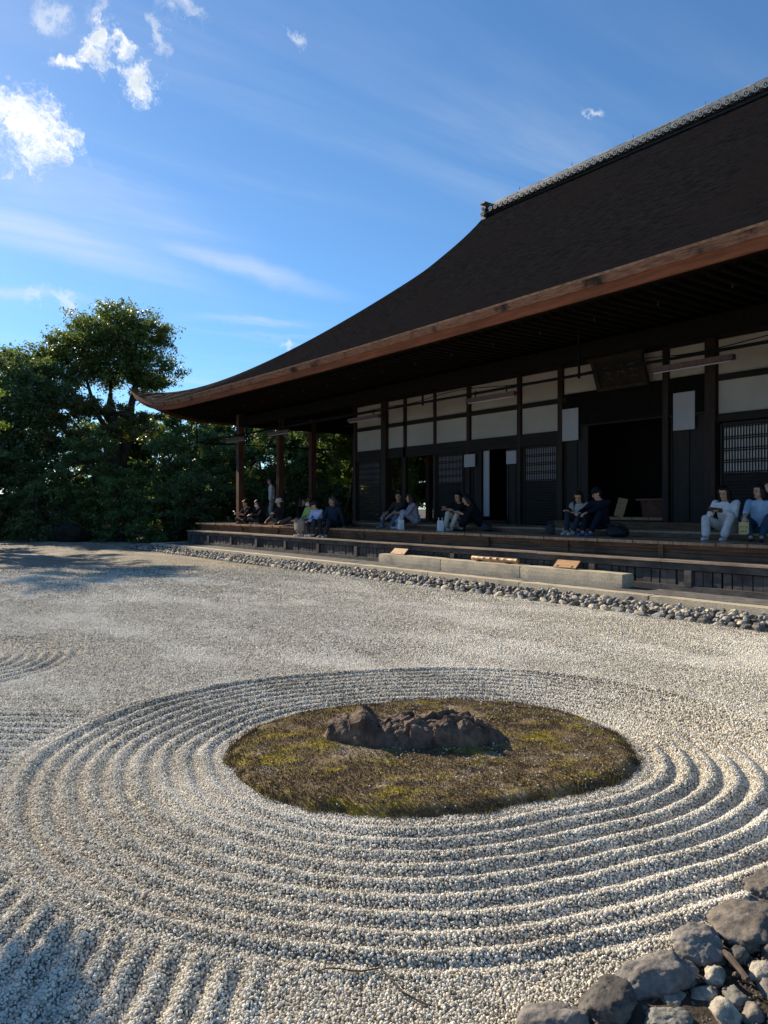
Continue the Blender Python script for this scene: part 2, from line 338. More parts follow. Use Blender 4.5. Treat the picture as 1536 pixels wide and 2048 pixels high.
ROCKS = [M('grey_rock_a', (.23, .21, .185), (.12, .11, .098), 16, rough=.85, bump=.6, bscale=60, c3=(.27, .245, .21), s3=9),
         M('dark_rock_b', (.105, .098, .088), (.05, .046, .042), 18, rough=.8, bump=.6, bscale=60, c3=(.15, .14, .125), s3=6),
         M('brown_rock_c', (.185, .16, .13), (.095, .082, .068), 14, rough=.85, bump=.6, bscale=60, c3=(.26, .225, .18), s3=11),
         M('pale_rock_d', (.45, .41, .32), (.23, .21, .17), 18, rough=.85, bump=.7, bscale=60, c3=(.16, .15, .13), s3=9),
         M('grey_green_rock_e', (.23, .225, .19), (.12, .12, .10), 16, rough=.85, bump=.6, bscale=60, c3=(.34, .31, .25), s3=8)]
BSTONE = []
for i, (a, e) in enumerate((((.26, .245, .22), (.12, .115, .10)), ((.13, .125, .115), (.06, .058, .054)), ((.50, .44, .33), (.28, .25, .19)), ((.32, .31, .285), (.17, .165, .155)))):
    BSTONE.append(M('border_stone_%s' % 'abcd'[i], tuple(1.25 * q_ for q_ in a), tuple(1.25 * q_ for q_ in e), 22, rough=.75, bump=.5, bscale=60))

# ------------------------------------------------------------------ ground and raked gravel
top('ground', mesh('ground', [(-600, -600, -.06), (600, -600, -.06), (600, 900, -.06), (-600, 900, -.06)], [(0, 1, 2, 3)], GRND), kind='structure')
MOSS = [(1.91, 4.15), (1.80, 3.72), (1.84, 3.35), (2.01, 3.06), (2.26, 2.81), (2.57, 2.67), (2.92, 2.58), (3.23, 2.51), (3.54, 2.51), (3.80, 2.60), (4.09, 2.88), (4.28, 3.27), (4.30, 3.75), (4.06, 4.21), (3.66, 4.48), (3.26, 4.66), (2.79, 4.74), (2.38, 4.62), (2.08, 4.40)]
def catmull(P, n=6):
    out = []; k = len(P)
    for i in range(k):
        p0, p1, p2, p3 = (np.array(P[(i + j - 1) % k]) for j in range(4))
        for t in np.linspace(0, 1, n, endpoint=False):
            out.append(.5 * ((2 * p1) + (-p0 + p2) * t + (2 * p0 - 5 * p1 + 4 * p2 - p3) * t * t + (-p0 + 3 * p1 - 3 * p2 + p3) * t ** 3))
    return np.array(out)
MP = catmull(MOSS, 5)
def sdf(x, y):
    """signed distance to the moss outline, negative inside"""
    sh = x.shape; P = np.stack([x.ravel(), y.ravel()], 1); best = np.full(len(P), 1e9); ins = np.zeros(len(P), bool)
    A = MP; B = np.roll(MP, -1, 0)
    for a, e in zip(A, B):
        ab = e - a; t = np.clip(((P - a) @ ab) / (ab @ ab), 0, 1); q = a + t[:, None] * ab
        best = np.minimum(best, ((P - q) ** 2).sum(1))
        cr = ((a[1] > P[:, 1]) != (e[1] > P[:, 1])) & (P[:, 0] < (e[0] - a[0]) * (P[:, 1] - a[1]) / (e[1] - a[1] + 1e-12) + a[0]); ins ^= cr
    dd = np.sqrt(best); dd[ins] *= -1; return dd.reshape(sh)
def vnoise(x, y, f, seed=0):
    """cheap smooth value noise"""
    g = np.random.default_rng(seed).random((64, 64)); x = x * f + 100; y = y * f + 100; i = np.floor(x).astype(int); j = np.floor(y).astype(int)
    u = x - i; v = y - j; u = u * u * (3 - 2 * u); v = v * v * (3 - 2 * v); i %= 64; j %= 64; i2 = (i + 1) % 64; j2 = (j + 1) % 64
    return (g[i, j] * (1 - u) * (1 - v) + g[i2, j] * u * (1 - v) + g[i, j2] * (1 - u) * v + g[i2, j2] * u * v) - .5
def sst(v, a, e): t = np.clip((v - a) / (e - a), 0, 1); return t * t * (3 - 2 * t)
def gravel_z(x, y):
    dd = np.full(x.shape, 9.0); near = (np.abs(x - 3) < 3.2) & (np.abs(y - 3.6) < 3.2)
    if near.any(): dd[near] = sdf(x[near], y[near])
    wob = .016 * vnoise(x, y, 2.2, 3) + .008 * vnoise(x, y, 7, 4)
    r = x * RIGHT.x + y * RIGHT.y; f = x * FWD.x + y * FWD.y
    w = dd + wob
    amp = sst(dd, .02, .12) * (1 - sst(dd, 1.14, 1.22)) * (.72 + .28 * sst(vnoise(x, y, .8, 9), -.35, .15))
    saw = np.cos(2 * np.pi * w / .122)
    z = .0165 * amp * saw + .012 * sst(dd, 1.0, 1.12) * (1 - sst(dd, 1.15, 1.27))
    # straight rake strokes left of the rings, nearest the camera
    m2 = sst(dd, 1.18, 1.28) * sst(-r, .28, .5) * (1 - sst(-r, 2.2, 2.6)) * (1 - sst(f, 3.6, 4.2))
    z = z + .0145 * m2 * np.cos(2 * np.pi * (r + wob) / .105)
    # rings round the next island, out of frame to the left
    d2 = np.hypot(x - .15, y - 8.65); m3 = sst(dd, 1.2, 1.3) * (1 - sst(d2, 1.9, 2.05)) * sst(d2, .3, .5)
    z = z + .015 * m3 * np.cos(2 * np.pi * (d2 + wob) / .122)
    m4 = sst(dd, 1.2, 1.3) * sst(-r, 1.9, 2.1) * (1 - sst(f, 5.3, 5.6)) * sst(f, 3.9, 4.3) 
    z = z + .012 * m4 * np.cos(2 * np.pi * (f + wob) / .125)
    # far raked rows by the hedge
    z = z + .03 * sst(y, 29.5, 30.5) * (1 - sst(y, 33, 34)) * np.cos(2 * np.pi * (x * .6 + y) / .8)
    z = z + .085 * vnoise(x * 1.5, y * .55, .75, 15) * sst(dd, .9, 2.2) * (1 - sst(x, 7.5, 9)) + .018 * vnoise(x, y, .6, 5) + .008 * vnoise(x, y, 3.1, 6) + .006 * vnoise(x, y, 11, 8)
    return z
gx = np.unique(np.concatenate([np.linspace(-16, -2, 60), np.arange(-2, 6.6, .024), np.linspace(6.6, 10.2, 60), np.linspace(10.2, 30, 30)]))
gy = np.unique(np.concatenate([np.linspace(-14, -.4, 20), np.arange(-.4, 8.2, .024), np.linspace(8.2, 20, 120), np.linspace(20, 38, 100)]))
GX, GY = np.meshgrid(gx, gy, indexing='ij'); GZ = gravel_z(GX, GY)
under = (GX > 9.3); GZ = np.where(under, np.minimum(GZ, .0) - .01, GZ)
GZ = np.where((GY < 1.42) & (GX > 1.2), -.03, GZ)
idx = np.arange(GX.size).reshape(GX.shape); Fq = np.stack([idx[:-1, :-1], idx[1:, :-1], idx[1:, 1:], idx[:-1, 1:]], -1).reshape(-1, 4)
top('gravel_court', np_mesh('gravel_court', np.stack([GX, GY, GZ], -1).reshape(-1, 3), Fq, GRAVBED, True), kind='structure')

# loose pebbles on the near part of the court
def scatter(f0, f1, sp):
    fs = np.arange(f0, f1, sp); R = []
    rmax = .53 * f1 + .9; rs = np.arange(-rmax, rmax, sp)
    a, e = np.meshgrid(rs, fs, indexing='ij'); a = a + (RNG.random(a.shape) - .5) * sp * .95; e = e + (RNG.random(e.shape) - .5) * sp * .95
    k = np.abs(a) < .53 * e + .8; a = a[k]; e = e[k]
    return a * RIGHT.x + e * FWD.x, a * RIGHT.y + e * FWD.y
PX, PY, PS = [], [], []
for f0, f1, sp, sc in ((1.5, 4.6, .0093, .0053), (4.6, 7.5, .0125, .0068), (7.5, 12, .0175, .0086), (12, 20, .027, .0128)):
    x, y = scatter(f0, f1, sp); PX.append(x); PY.append(y); PS.append(np.full(len(x), sc))
PX, PY, PS = map(np.concatenate, (PX, PY, PS))
ddm = np.full(PX.shape, 9.0); near = (np.abs(PX - 3) < 1.6) & (np.abs(PY - 3.6) < 1.6); ddm[near] = sdf(PX[near], PY[near])
PF = PX * FWD.x + PY * FWD.y
k = (RNG.random(len(PX)) > sst(PF, 12.5, 19.8)) & (ddm > -.02) & (PX < 9.25) & ~((PY < 1.47 + .05 * vnoise(PX, PY, 4, 21)) & (PX > 1.5) & (PX + PY > 3.0))
PX, PY, PS = PX[k], PY[k], PS[k]; PZ = gravel_z(PX, PY) + PS * RNG.uniform(-.1, .6, len(PX)); PS = PS * RNG.lognormal(0, .22, len(PS)).clip(.5, 1.45)
me = bpy.data.meshes.new('gravel'); me.vertices.add(len(PX)); me.vertices.foreach_set('co', np.stack([PX, PY, PZ], 1).astype(np.float32).ravel())
at = me.attributes.new('scl', 'FLOAT', 'POINT'); at.data.foreach_set('value', PS.astype(np.float32)); me.materials.append(PEB)
grav = top('gravel', me, label='pale raked gravel covering the temple court around the moss island', cat='gravel', kind='stuff')
def instancer(name, mat, rad, flat=(.75, .75, .55), hi=(1.2, 1.2, 1.0), namp=.55):
    g = bpy.data.node_groups.new(name, 'GeometryNodeTree'); g.interface.new_socket('Geometry', in_out='INPUT', socket_type='NodeSocketGeometry'); g.interface.new_socket('Geometry', in_out='OUTPUT', socket_type='NodeSocketGeometry')
    N = g.nodes.new; L = g.links.new; gi = N('NodeGroupInput'); go = N('NodeGroupOutput')
    ico = N('GeometryNodeMeshIcoSphere'); ico.inputs['Radius'].default_value = 1; ico.inputs['Subdivisions'].default_value = 2
    sp = N('GeometryNodeSetPosition'); L(ico.outputs[0], sp.inputs[0]); nz = N('ShaderNodeTexNoise'); nz.inputs['Scale'].default_value = .9; nz.inputs['Detail'].default_value = 2
    su = N('ShaderNodeVectorMath'); su.operation = 'SUBTRACT'; L(nz.outputs['Color'], su.inputs[0]); su.inputs[1].default_value = (.5, .5, .5)
    sc = N('ShaderNodeVectorMath'); sc.operation = 'SCALE'; L(su.outputs[0], sc.inputs[0]); sc.inputs['Scale'].default_value = namp * 2; L(sc.outputs[0], sp.inputs['Offset'])
    sm = N('GeometryNodeSetMaterial'); sm.inputs['Material'].default_value = mat; L(sp.outputs[0], sm.inputs[0])
    ip = N('GeometryNodeInstanceOnPoints'); L(gi.outputs[0], ip.inputs['Points']); L(sm.outputs[0], ip.inputs['Instance'])
    rv = N('FunctionNodeRandomValue'); rv.data_type = 'FLOAT_VECTOR'; rv.inputs[0].default_value = (0, 0, 0); rv.inputs[1].default_value = (6.28, 6.28, 6.28); L(rv.outputs[0], ip.inputs['Rotation'])
    rs = N('FunctionNodeRandomValue'); rs.data_type = 'FLOAT_VECTOR'; rs.inputs[0].default_value = flat; rs.inputs[1].default_value = hi; rs.inputs['Seed'].default_value = 5
    na = N('GeometryNodeInputNamedAttribute'); na.data_type = 'FLOAT'; na.inputs['Name'].default_value = 'scl'
    ms = N('ShaderNodeVectorMath'); ms.operation = 'SCALE'; L(rs.outputs[0], ms.inputs[0]); L(na.outputs[0], ms.inputs['Scale']); L(ms.outputs[0], ip.inputs['Scale']); L(ip.outputs[0], go.inputs[0]); return g
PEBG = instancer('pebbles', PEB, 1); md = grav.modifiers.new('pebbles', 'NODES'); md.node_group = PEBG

# ------------------------------------------------------------------ stone terrace: kerb, paving, step stone, drip border
TZ = .20; TY0, TY1 = -6.4, 27.9
ter = top('terrace', MB().box(9.84, 24, TY0 + .06, TY1 - .06, -.05, TZ - .012).me('terrace', TILE), kind='structure')
y = TY1; k = 0; JL = [27.9, 26.7, 25.3, 24.0, 22.6, 21.4, 20.0, 17.0, 14.3, 11.7, 9.2, 6.6, 4.0, 1.4, -1.2, -3.8, -6.4]
for y1, y0 in zip(JL[:-1], JL[1:]):
    part('kerb_stone', rough_stone('kerb_stone', (9.8, 10.06, y0 + .006, y1 - .006, -.06, TZ), GRANITE, seed=k, amp=.007), ter); k += 1
for x0, x1 in ((10.07, 12.0), (12.01, 14.0), (14.01, 16.0)):
    part('kerb_stone', rough_stone('kerb_stone', (x0, x1, 27.62, 27.9, -.06, TZ - .004), GRANITE, seed=k, amp=.006), ter); k += 1
def clipx(poly, x0, x1):
    for s, lim in ((1, x0), (-1, x1)):
        out = []
        for i in range(len(poly)):
            a, e = poly[i], poly[(i + 1) % len(poly)]; ia = s * (a[0] - lim) >= 0; ie = s * (e[0] - lim) >= 0
            if ia: out.append(a)
            if ia != ie: t = (lim - a[0]) / (e[0] - a[0]); out.append((lim, a[1] + t * (e[1] - a[1])))
        poly = out
        if len(poly) < 3: return []
    return poly
D = .44
for i in range(0, 5):
    for j in range(0, 60):
        cx = 10.1 + i * D / 2; cy = 27.3 - j * D - (i % 2) * D / 2
        if cy < 3: continue
        g = .006; h = D / 2 - g; pl = clipx([(cx - h, cy), (cx, cy - h), (cx + h, cy), (cx, cy + h)], 10.07, 10.9)
        if len(pl) >= 3: part('floor_tile', MB().prism(pl, TZ - .03, TZ - .004 + random.uniform(-.002, .002)).me('floor_tile', TILE), ter)
st = empty('stepping_stone', (10.5, 10.8, TZ), label='long low step of pale granite blocks in front of the hall veranda', cat='stone step')
for i, (y0, y1) in enumerate(((7.45, 9.7), (9.7, 11.95), (11.95, 14.15))):
    part('block', rough_stone('block', (10.36, 10.68, y0 + .004, y1 - .004, TZ - .01, .43 + .004 * i), GRANITE, seed=20 + i, amp=.006), st)
# drip border of river stones
sb = top('stone_border', MB().box(9.02, 9.82, TY0, 28.9, -.08, .005).me('stone_border', EARTH), kind='structure')
BM = []
for i in range(8):
    sz = random.Random(i); BM.append(rock_mesh('stone', (1, sz.uniform(.7, .95), sz.uniform(.6, .9)), 100 + i, BSTONE[i % 4], sub=2, facets=9, rough=.2, smooth=i in (1, 4)))
stones = []
y = 28.6
rb = random.Random(3)
while y > 3.0:       # edging row, flat stones lying along the edge
    w = rb.uniform(.15, .27); stones.append((9.14 + rb.uniform(-.03, .03), y - w / 2, .02, w / 2, w / 3.2, .06, rb.uniform(-.25, .25), rb.randrange(8))); y -= w * .93
    for r in range(5):
        for e in range(3):
            s_ = rb.uniform(.038, .074); stones.append((9.27 + .105 * r + rb.uniform(-.05, .05), y + rb.uniform(-.1, .1), .035 + .02 * r * .5 + rb.uniform(0, .05), s_, s_ * rb.uniform(.6, .9), s_ * rb.uniform(.6, .95), rb.uniform(0, 6.28), rb.randrange(8)))
stones.sort(key=lambda t: (t[3] * 300 / math.hypot(t[0], t[1])) if t[1] > 4.1 else 0, reverse=True)
far = MB(); FV = []; FF = []
for i, (x, y, z, a, c, h, rz, k) in enumerate(stones):
    if i < 300:
        o = part('stone', BM[k], sb); o.location = (x, y, z); o.rotation_euler = (rb.uniform(-.7, .7), rb.uniform(-.6, .6), rz + math.pi / 2); o.scale = (a, c, h)
    else:
        me_ = BM[k]; R3 = Matrix.Rotation(rz + math.pi / 2, 3, 'Z') @ Matrix.Rotation(rb.uniform(-.4, .4), 3, 'X'); n0 = len(FV)
        FV += [tuple(Vector((x, y, z)) + R3 @ Vector((v.co.x * a, v.co.y * c, v.co.z * h))) for v in me_.vertices]; FF += [tuple(n0 + q for q in pgn.vertices) for pgn in me_.polygons]
me = mesh('stones_beyond', FV, FF, BSTONE, True)
mi = np.repeat(RNG.integers(0, 4, len(FF) // 80 + 1), 80)[:len(FF)]; me.polygons.foreach_set('material_index', mi.astype(np.int32))
part('stones_beyond', me, sb, kind='stuff')

# ------------------------------------------------------------------ the hall
YC = 10.75
hall = empty('temple_hall', (14.5, YC, TZ), label='long wooden temple hall with sweeping dark bark roof and open veranda', cat='temple')
PXs = [9.5, 10.5, 11.36, 12.36, 13.8, 15.35, 16.0, 17.8, 19.8, 20.3]; PZs = [5.10, 5.49, 5.87, 6.40, 7.32, 8.47, 8.98, 10.48, 12.20, 12.80]
def prof(x): 
    # smooth concave profile through the table
    return float(np.polyval(PROF, x))
PROF = np.polyfit(PXs, PZs, 5)
EY = 29.6; GYL = 20.6            # eave corner and gable plane
def lift(x, y):
    yy = abs(y - YC); d1 = max(0, EY - YC - yy); din = max(0, x - 9.5)
    q = max(0, 1 - d1 / 5.2) ** 2.6; return .92 * q * max(0, 1 - din / 4.2) ** 1.3 + .13 * (yy / 15) ** 2
def hipy(x): return GYL + (EY - GYL) * ((17.2 - x) / 7.7) ** 1.3 if x < 17.2 else GYL
RX = np.concatenate([np.linspace(9.5, 12.5, 13), np.linspace(12.8, 20.3, 24)])
def slope_grid(fn_pts):
    V = []; rows = []
    for x in RX:
        row = []
        for t in TJ: row.append(len(V)); V.append(fn_pts(x, t))
        rows.append(row)
    F = [(rows[i][j], rows[i + 1][j], rows[i + 1][j + 1], rows[i][j + 1]) for i in range(len(rows) - 1) for j in range(len(TJ) - 1)]
    return V, F
TJ = np.concatenate([np.linspace(-1, -.7, 16), np.linspace(-.66, .66, 30), np.linspace(.7, 1, 16)])
XB = 40.6
def fr(x, t): yy = YC + t * (hipy(x) - YC); return (x, yy, prof(x) + lift(x, yy))
def bk(x, t): a = fr(x, t); return (XB - a[0], a[1], a[2])
def sd(sgn):
    def f(x, t):
        xx = min(x, 17.2); yy = YC + sgn * (hipy(xx) - YC); xm = 20.3 + t * (20.3 - xx)
        d1 = max(0, EY - hipy(20.3 - abs(xm - 20.3))); u = max(0, 1 - d1 / 5.2) ** 2.6; return (xm, yy, prof(xx) + .92 * u * max(0, 1 - (xx - 9.5) / 4.2) ** 1.3 + .13 * ((yy - YC) / 15) ** 2)
    return f
V, F = slope_grid(fr); V2, F2 = slope_grid(bk); F = F[:]; n0 = len(V); V += V2; F += [tuple(n0 + i for i in reversed(q)) for q in F2]
for sgn in (1, -1):
    RXs = RX; RX = np.concatenate([np.linspace(9.5, 12.5, 13), np.linspace(12.8, 17.2, 14)]); V2, F2 = slope_grid(sd(sgn)); RX = RXs; n0 = len(V); V += V2
    F += [tuple(n0 + i for i in (q if sgn < 0 else reversed(q))) for q in F2]
    n0 = len(V); gp = [(x, YC + sgn * GYL - sgn * YC, prof(x)) for x in np.linspace(17.2, 20.3, 12)]; gp += [(XB - x, y_, z_) for x, y_, z_ in reversed(gp[:-1])]
    V += gp; F.append(tuple(n0 + i for i in (range(len(gp)))))
roof = part('roof', mesh('roof', V, F, BARK, True), hall, label='dark brown shingled bark roof slope')
# eave edge: upper cut-bark layer and lower red board, following the swept line round the front and the two ends
def eave_line():
    P = []
    for yy in np.concatenate([np.linspace(YC - (EY - YC), YC - 12, 24), np.linspace(YC - 11, YC + 11, 23), np.linspace(YC + 12, EY, 24)]):
        P.append((Vector((9.5, yy, prof(9.5) + lift(9.5, yy))), Vector((-1, 0, 0))))
    return P
EL = eave_line()
def eave_strip(in0, dz0, in1, dz1, name, mat, parent, out=0.0):
    """band hung from the eave line: section corners given as (inset, drop) pairs"""
    V, F = [], []; sec = [(in0, dz0), (in1, dz1), (in1 + .045, dz1 - .002), (in0 + .06, dz0 + .0)]
    pts = []
    for i, (pnt, nrm) in enumerate(EL):
        yy = pnt.y; e = min(1, max(0, (EY - YC - abs(yy - YC)) / .6))
        for ins, dz in sec:
            # at the ends the section turns the corner (mitre)
            ylim = EY - YC - ins; y2 = YC + math.copysign(min(abs(yy - YC), ylim), yy - YC)
            V.append((9.5 + ins, y2, pnt.z - dz))
    k = 4
    for i in range(len(EL) - 1):
        for j in range(k): a = i * k + j; c_ = i * k + (j + 1) % k; F.append((a, c_, c_ + k, a + k))
    # left and right ends
    for sgn, zi in ((1, len(EL) - 1), (-1, 0)):
        n0 = len(V); zt = EL[zi][0].z
        for t in np.linspace(-1, 1, 33):
            xm0 = 20.3 + t * 10.8; u = max(0, 1 - 1.385 * 10.8 * (1 - abs(t)) / 5.2) ** 2.6; z = prof(9.5) + .92 * u + .13 * ((EY - YC) / 15) ** 2
            for ins, dz in sec:
                V.append((20.3 + math.copysign(min(abs(xm0 - 20.3), 10.8 - ins), t), YC + sgn * (EY - YC - ins), z - dz))
        for i in range(32):
            for j in range(k): a = n0 + i * k + j; c_ = n0 + i * k + (j + 1) % k; F.append((a, c_, c_ + k, a + k))
    return part(name, mesh(name, V, F, mat), parent)
eave_strip(.0, -.002, .02, .028, 'eave_lip', LIP, roof)
eave_strip(.025, .026, .07, .150, 'eave_edge', EDGE, roof)
eave_strip(.10, .148, .16, .290, 'eave_board', EDGE2, roof)
# soffit boarding and rafters
zs0 = prof(9.5) - .30
V = []; F = []
for i, (pnt, _) in enumerate(EL):
    yy = YC + (pnt.y - YC) * (1 - .25 / (EY - YC)); V += [(9.72, yy, pnt.z - .20), (12.5, YC + math.copysign(min(abs(yy - YC), EY - YC - 3.0), yy - YC), 4.95), (15.5, YC + math.copysign(min(abs(yy - YC), EY - YC - 6), yy - YC), 5.15), (31, YC + math.copysign(min(abs(yy - YC), EY - YC - 6), yy - YC), 5.15)]
for i in range(len(EL) - 1):
    for j in range(3): F.append((i * 4 + j, i * 4 + 4 + j, i * 4 + 5 + j, i * 4 + 1 + j))
for sgn, z in ((1, EL[-1][0].z), (-1, EL[0][0].z)):
    n0 = len(V)
    for t in np.linspace(-1, 1, 33):
        u = max(0, 1 - 1.385 * 10.8 * (1 - abs(t)) / 5.2) ** 2.6; z = prof(9.5) + .92 * u + .2; xm = 20.3 + t * 10.55
        V += [(xm, YC + sgn * (EY - YC - .25), z - .20), (20.3 + math.copysign(min(abs(xm - 20.3), 7.8), t), YC + sgn * (EY - YC - 3), 4.95), (20.3 + math.copysign(min(abs(xm - 20.3), 4.8), t), YC + sgn * (EY - YC - 6), 5.15)]
    for i in range(32):
        for j in range(2): F.append((n0 + i * 3 + j, n0 + i * 3 + 3 + j, n0 + i * 3 + 4 + j, n0 + i * 3 + 1 + j))
part('soffit', mesh('soffit', V, F, SHADE_DK), roof)
raf = {}
for k in range(112):
    yy = 28.9 - k * .24
    z = np.interp(yy, [p_.y for p_, _ in EL], [p_.z for p_, _ in EL]) - .20
    ln = 3.0 if yy < 26.5 else max(.5, 3.0 - (yy - 26.5) * 1.15)
    x1 = 9.75 + ln; z1 = z + (4.93 - z) * ln / 3.0
    mb = MB(); h = .04; za = z + (z1 - z) * .35 / ln
    mb.v = [(10.12, yy - h, za - .075), (10.12, yy + h, za - .075), (x1, yy + h, z1 - .075), (x1, yy - h, z1 - .075), (10.12, yy - h, za - .003), (10.12, yy + h, za - .003), (x1, yy + h, z1 - .005), (x1, yy - h, z1 - .005)]; mb.f = BOXF
    part('rafter', mb.me('rafter', SHADE_DK), hall)
# small iron hooks under the eaves
for k in range(16): boxpart('hook', (10.55, 10.58, 24 - k * 1.22, 24.03 - k * 1.22, 4.70, 4.76), WOOD_WPOST, hall)

# ridge
RZ = 12.50; RY0, RY1 = 2 * YC - 20.35, 20.35
rd = boxpart('ridge', (20.06, 20.54, RY0, RY1, RZ - .25, RZ + .10), RTILE_D, hall)
for r, (hw, z0, z1) in enumerate(((.34, .105, .135), (.30, .215, .262), (.29, .268, .315), (.28, .320, .368), (.27, .372, .42))):
    for k in range(26):
        y1 = RY1 - k * .76
        if y1 - .75 < RY0: continue
        off = .25 * (r % 2); part('ridge_tile', MB().box(20.3 - hw + random.uniform(-.012, .012), 20.3 + hw, y1 - .752 - off, y1 - off - .004, RZ + z0 + random.uniform(-.004, .004), RZ + z1 + random.uniform(-.004, .006)).me('ridge_tile', RTILE), rd)
for k in range(16):
    y1 = RY1 - .2 - k * 1.15; pts = [(20.3, y1 - 1.145, RZ + .44), (20.3, y1, RZ + .44)]
    part('cap_tile', MB().tube(pts, [.125, .13], 12).me('cap_tile', RTILE, True), rd)
disc = MB()
for r0, r1, dx in ((.082, .082, -.02), ):
    disc.tube([(.0, 0, 0), (-.05, 0, 0)], [.085, .085], 16)
n0 = len(disc.v)
for k in range(16):
    w = 2 * math.pi * k / 16
    for rr, dx in ((.085, -.05), (.085, -.066), (.060, -.066), (.060, -.05)): disc.v.append((dx, rr * math.cos(w), rr * math.sin(w)))
for k in range(16):
    for j in range(3): a = n0 + k * 4 + j; c_ = n0 + ((k + 1) % 16) * 4 + j; disc.f.append((a, a + 1, c_ + 1, c_))
disc.ellipsoid((-.05, 0, 0), (.02, .03, .03), u=8, w=5)
dm = disc.me('round_tile', RTILE)
for k in range(42):
    o = part('round_tile', dm, rd); o.location = (19.93, RY1 - .28 - k * .262, RZ + .165)
arch = MB().box(-.22, 0, -.08, .08, -.03, .005).me('flat_tile', RTILE)
for k in range(42):
    o = part('flat_tile', arch, rd); o.location = (20.12, RY1 - .41 - k * .262, RZ + .155)
oni = part('end_ornament', MB().box(19.90, 20.70, RY1 + .002, RY1 + .20, RZ - .28, RZ + .46).box(19.84, 20.76, RY1 - .03, RY1 + .24, RZ + .462, RZ + .52).me('end_ornament', RTILE_D), rd)
for yy, zz in ((.10, .26), (.04, .08), (.16, .08)):
    o = part('crest_disc', dm, rd); o.location = (19.885, RY1 + yy, RZ + zz); o.scale = (1, .62, .9)

for k in range(6): part('ridge_pin', MB().tube([(20.3, 19 - k * 2.4, RZ + .5), (20.3, 19 - k * 2.4, RZ + .72)], .012, 5).me('ridge_pin', STEEL), rd)
# lower ledge with slatted skirt
LZ = .68; DZ = .95; IZ = 1.07; DY1 = 26.8; DY0 = 3.0
ledge = boxpart('lower_step', (10.95, 11.14, DY0, DY1 - .2, TZ - .01, LZ - .05), WOOD_DK, hall)
yj = [26.62, 24.4, 21.6, 18.6, 15.6, 14.2, 12.0, 9.6, 7.0, 5.0, 3.0]
for y1, y0 in zip(yj[:-1], yj[1:]):
    part('step_board', MB().box(10.72, 11.16, y0 + .004, y1 - .004, LZ - .035 + random.uniform(-.004, .004), LZ + random.uniform(-.005, .005)).me('step_board', WOOD_LEDGE), ledge)
    part('step_beam', MB().box(10.76, 10.90, y0 + .003, y1 - .003, LZ - .15, LZ - .038).me('step_beam', WOOD_GREY), ledge)
    part('sill_beam', MB().box(10.75, 10.90, y0 + .003, y1 - .003, TZ - .004, TZ + .085).me('sill_beam', WOOD_GREY), ledge)
k = 0; yy = 26.45
SL = MB().box(-.02, .02, -.066, .066, 0, .25).me('slat', WOOD_GREY)
while yy > 4.2:
    if k % 12 == 11: part('skirt_post', MB().box(10.745, 10.89, yy - .06, yy + .06, TZ + .08, LZ - .152).me('skirt_post', WOOD_GREY), ledge)
    else:
        o = part('slat', SL, ledge); o.location = (10.83 + random.uniform(-.006, .006), yy + random.uniform(-.01, .01), TZ + .083); o.scale = (1, random.uniform(.9, 1.08), .93)
    yy -= .152; k += 1
boxpart('end_post', (10.74, 10.95, 26.47, 26.60, TZ, LZ - .04), WOOD_GREY, hall)
boxpart('end_panel', (10.97, 20, 26.50, 26.56, TZ, LZ - .05), WOOD_GREY, hall)
boxpart('end_ledge', (11.17, 20, 26.4, 26.66, LZ - .04, LZ - .003), WOOD_LEDGE, hall)
# upper deck
deck = boxpart('deck', (11.30, 20.0, DY0, DY1 - .15, .60, DZ - .055), WOOD_DK, hall)
for k in range(95):
    y1 = DY1 - k * .25
    part('deck_board', MB().box(11.14 + random.uniform(-.02, .015), 12.53 if y1 < 24.8 else 20, y1 - .247, y1 - .003, DZ - .05, DZ + random.uniform(-.004, .004)).me('deck_board', WOOD_DECK), deck)
yj = [26.6, 25.1, 23.1, 20.6, 18.3, 16.0, 13.6, 11.4, 9.3, 7.3, 5.2, 3.0]
for i, (y1, y0) in enumerate(zip(yj[:-1], yj[1:])):
    for z0, z1, xo in ((LZ + .002, .755, 0), (.76, .815, .03), (.82, DZ - .052, .0)):
        part('riser_board', MB().box(11.22 + xo, 11.29 + xo * .3, y0 + .05, y1 - .05, z0, z1).me('riser_board', WOOD_RISER), deck)
    part('riser_post', MB().box(11.19, 11.29, y0 - .048, y0 + .048, LZ + .002, DZ - .052).me('riser_post', WOOD_RISER), deck)
# inner raised floor of the veranda
inn = boxpart('inner_floor', (12.62, 30, -4, 24.3, .6, IZ - .04), WOOD_DK, hall)
for k in range(9):
    x0 = 12.56 + k * .25; part('floor_board', MB().box(x0, x0 + .246, 3, 24.5, IZ - .036, IZ + random.uniform(-.002, .002)).me('floor_board', WOOD_DECK), inn)
yj = [24.5, 21.0, 17.0, 13.4, 9.9, 6.4, 3.0]
for y1, y0 in zip(yj[:-1], yj[1:]): part('step_riser', MB().box(12.545, 12.61, y0 + .003, y1 - .003, DZ + .005, IZ - .038).me('step_riser', WOOD_RISER), inn)
for k in range(4): boxpart('side_floor_board', (14.9 + k * 1.5, 16.38 + k * 1.5, 17.0, 24.4, IZ - .03, IZ + .003), WOOD_DECK, hall)

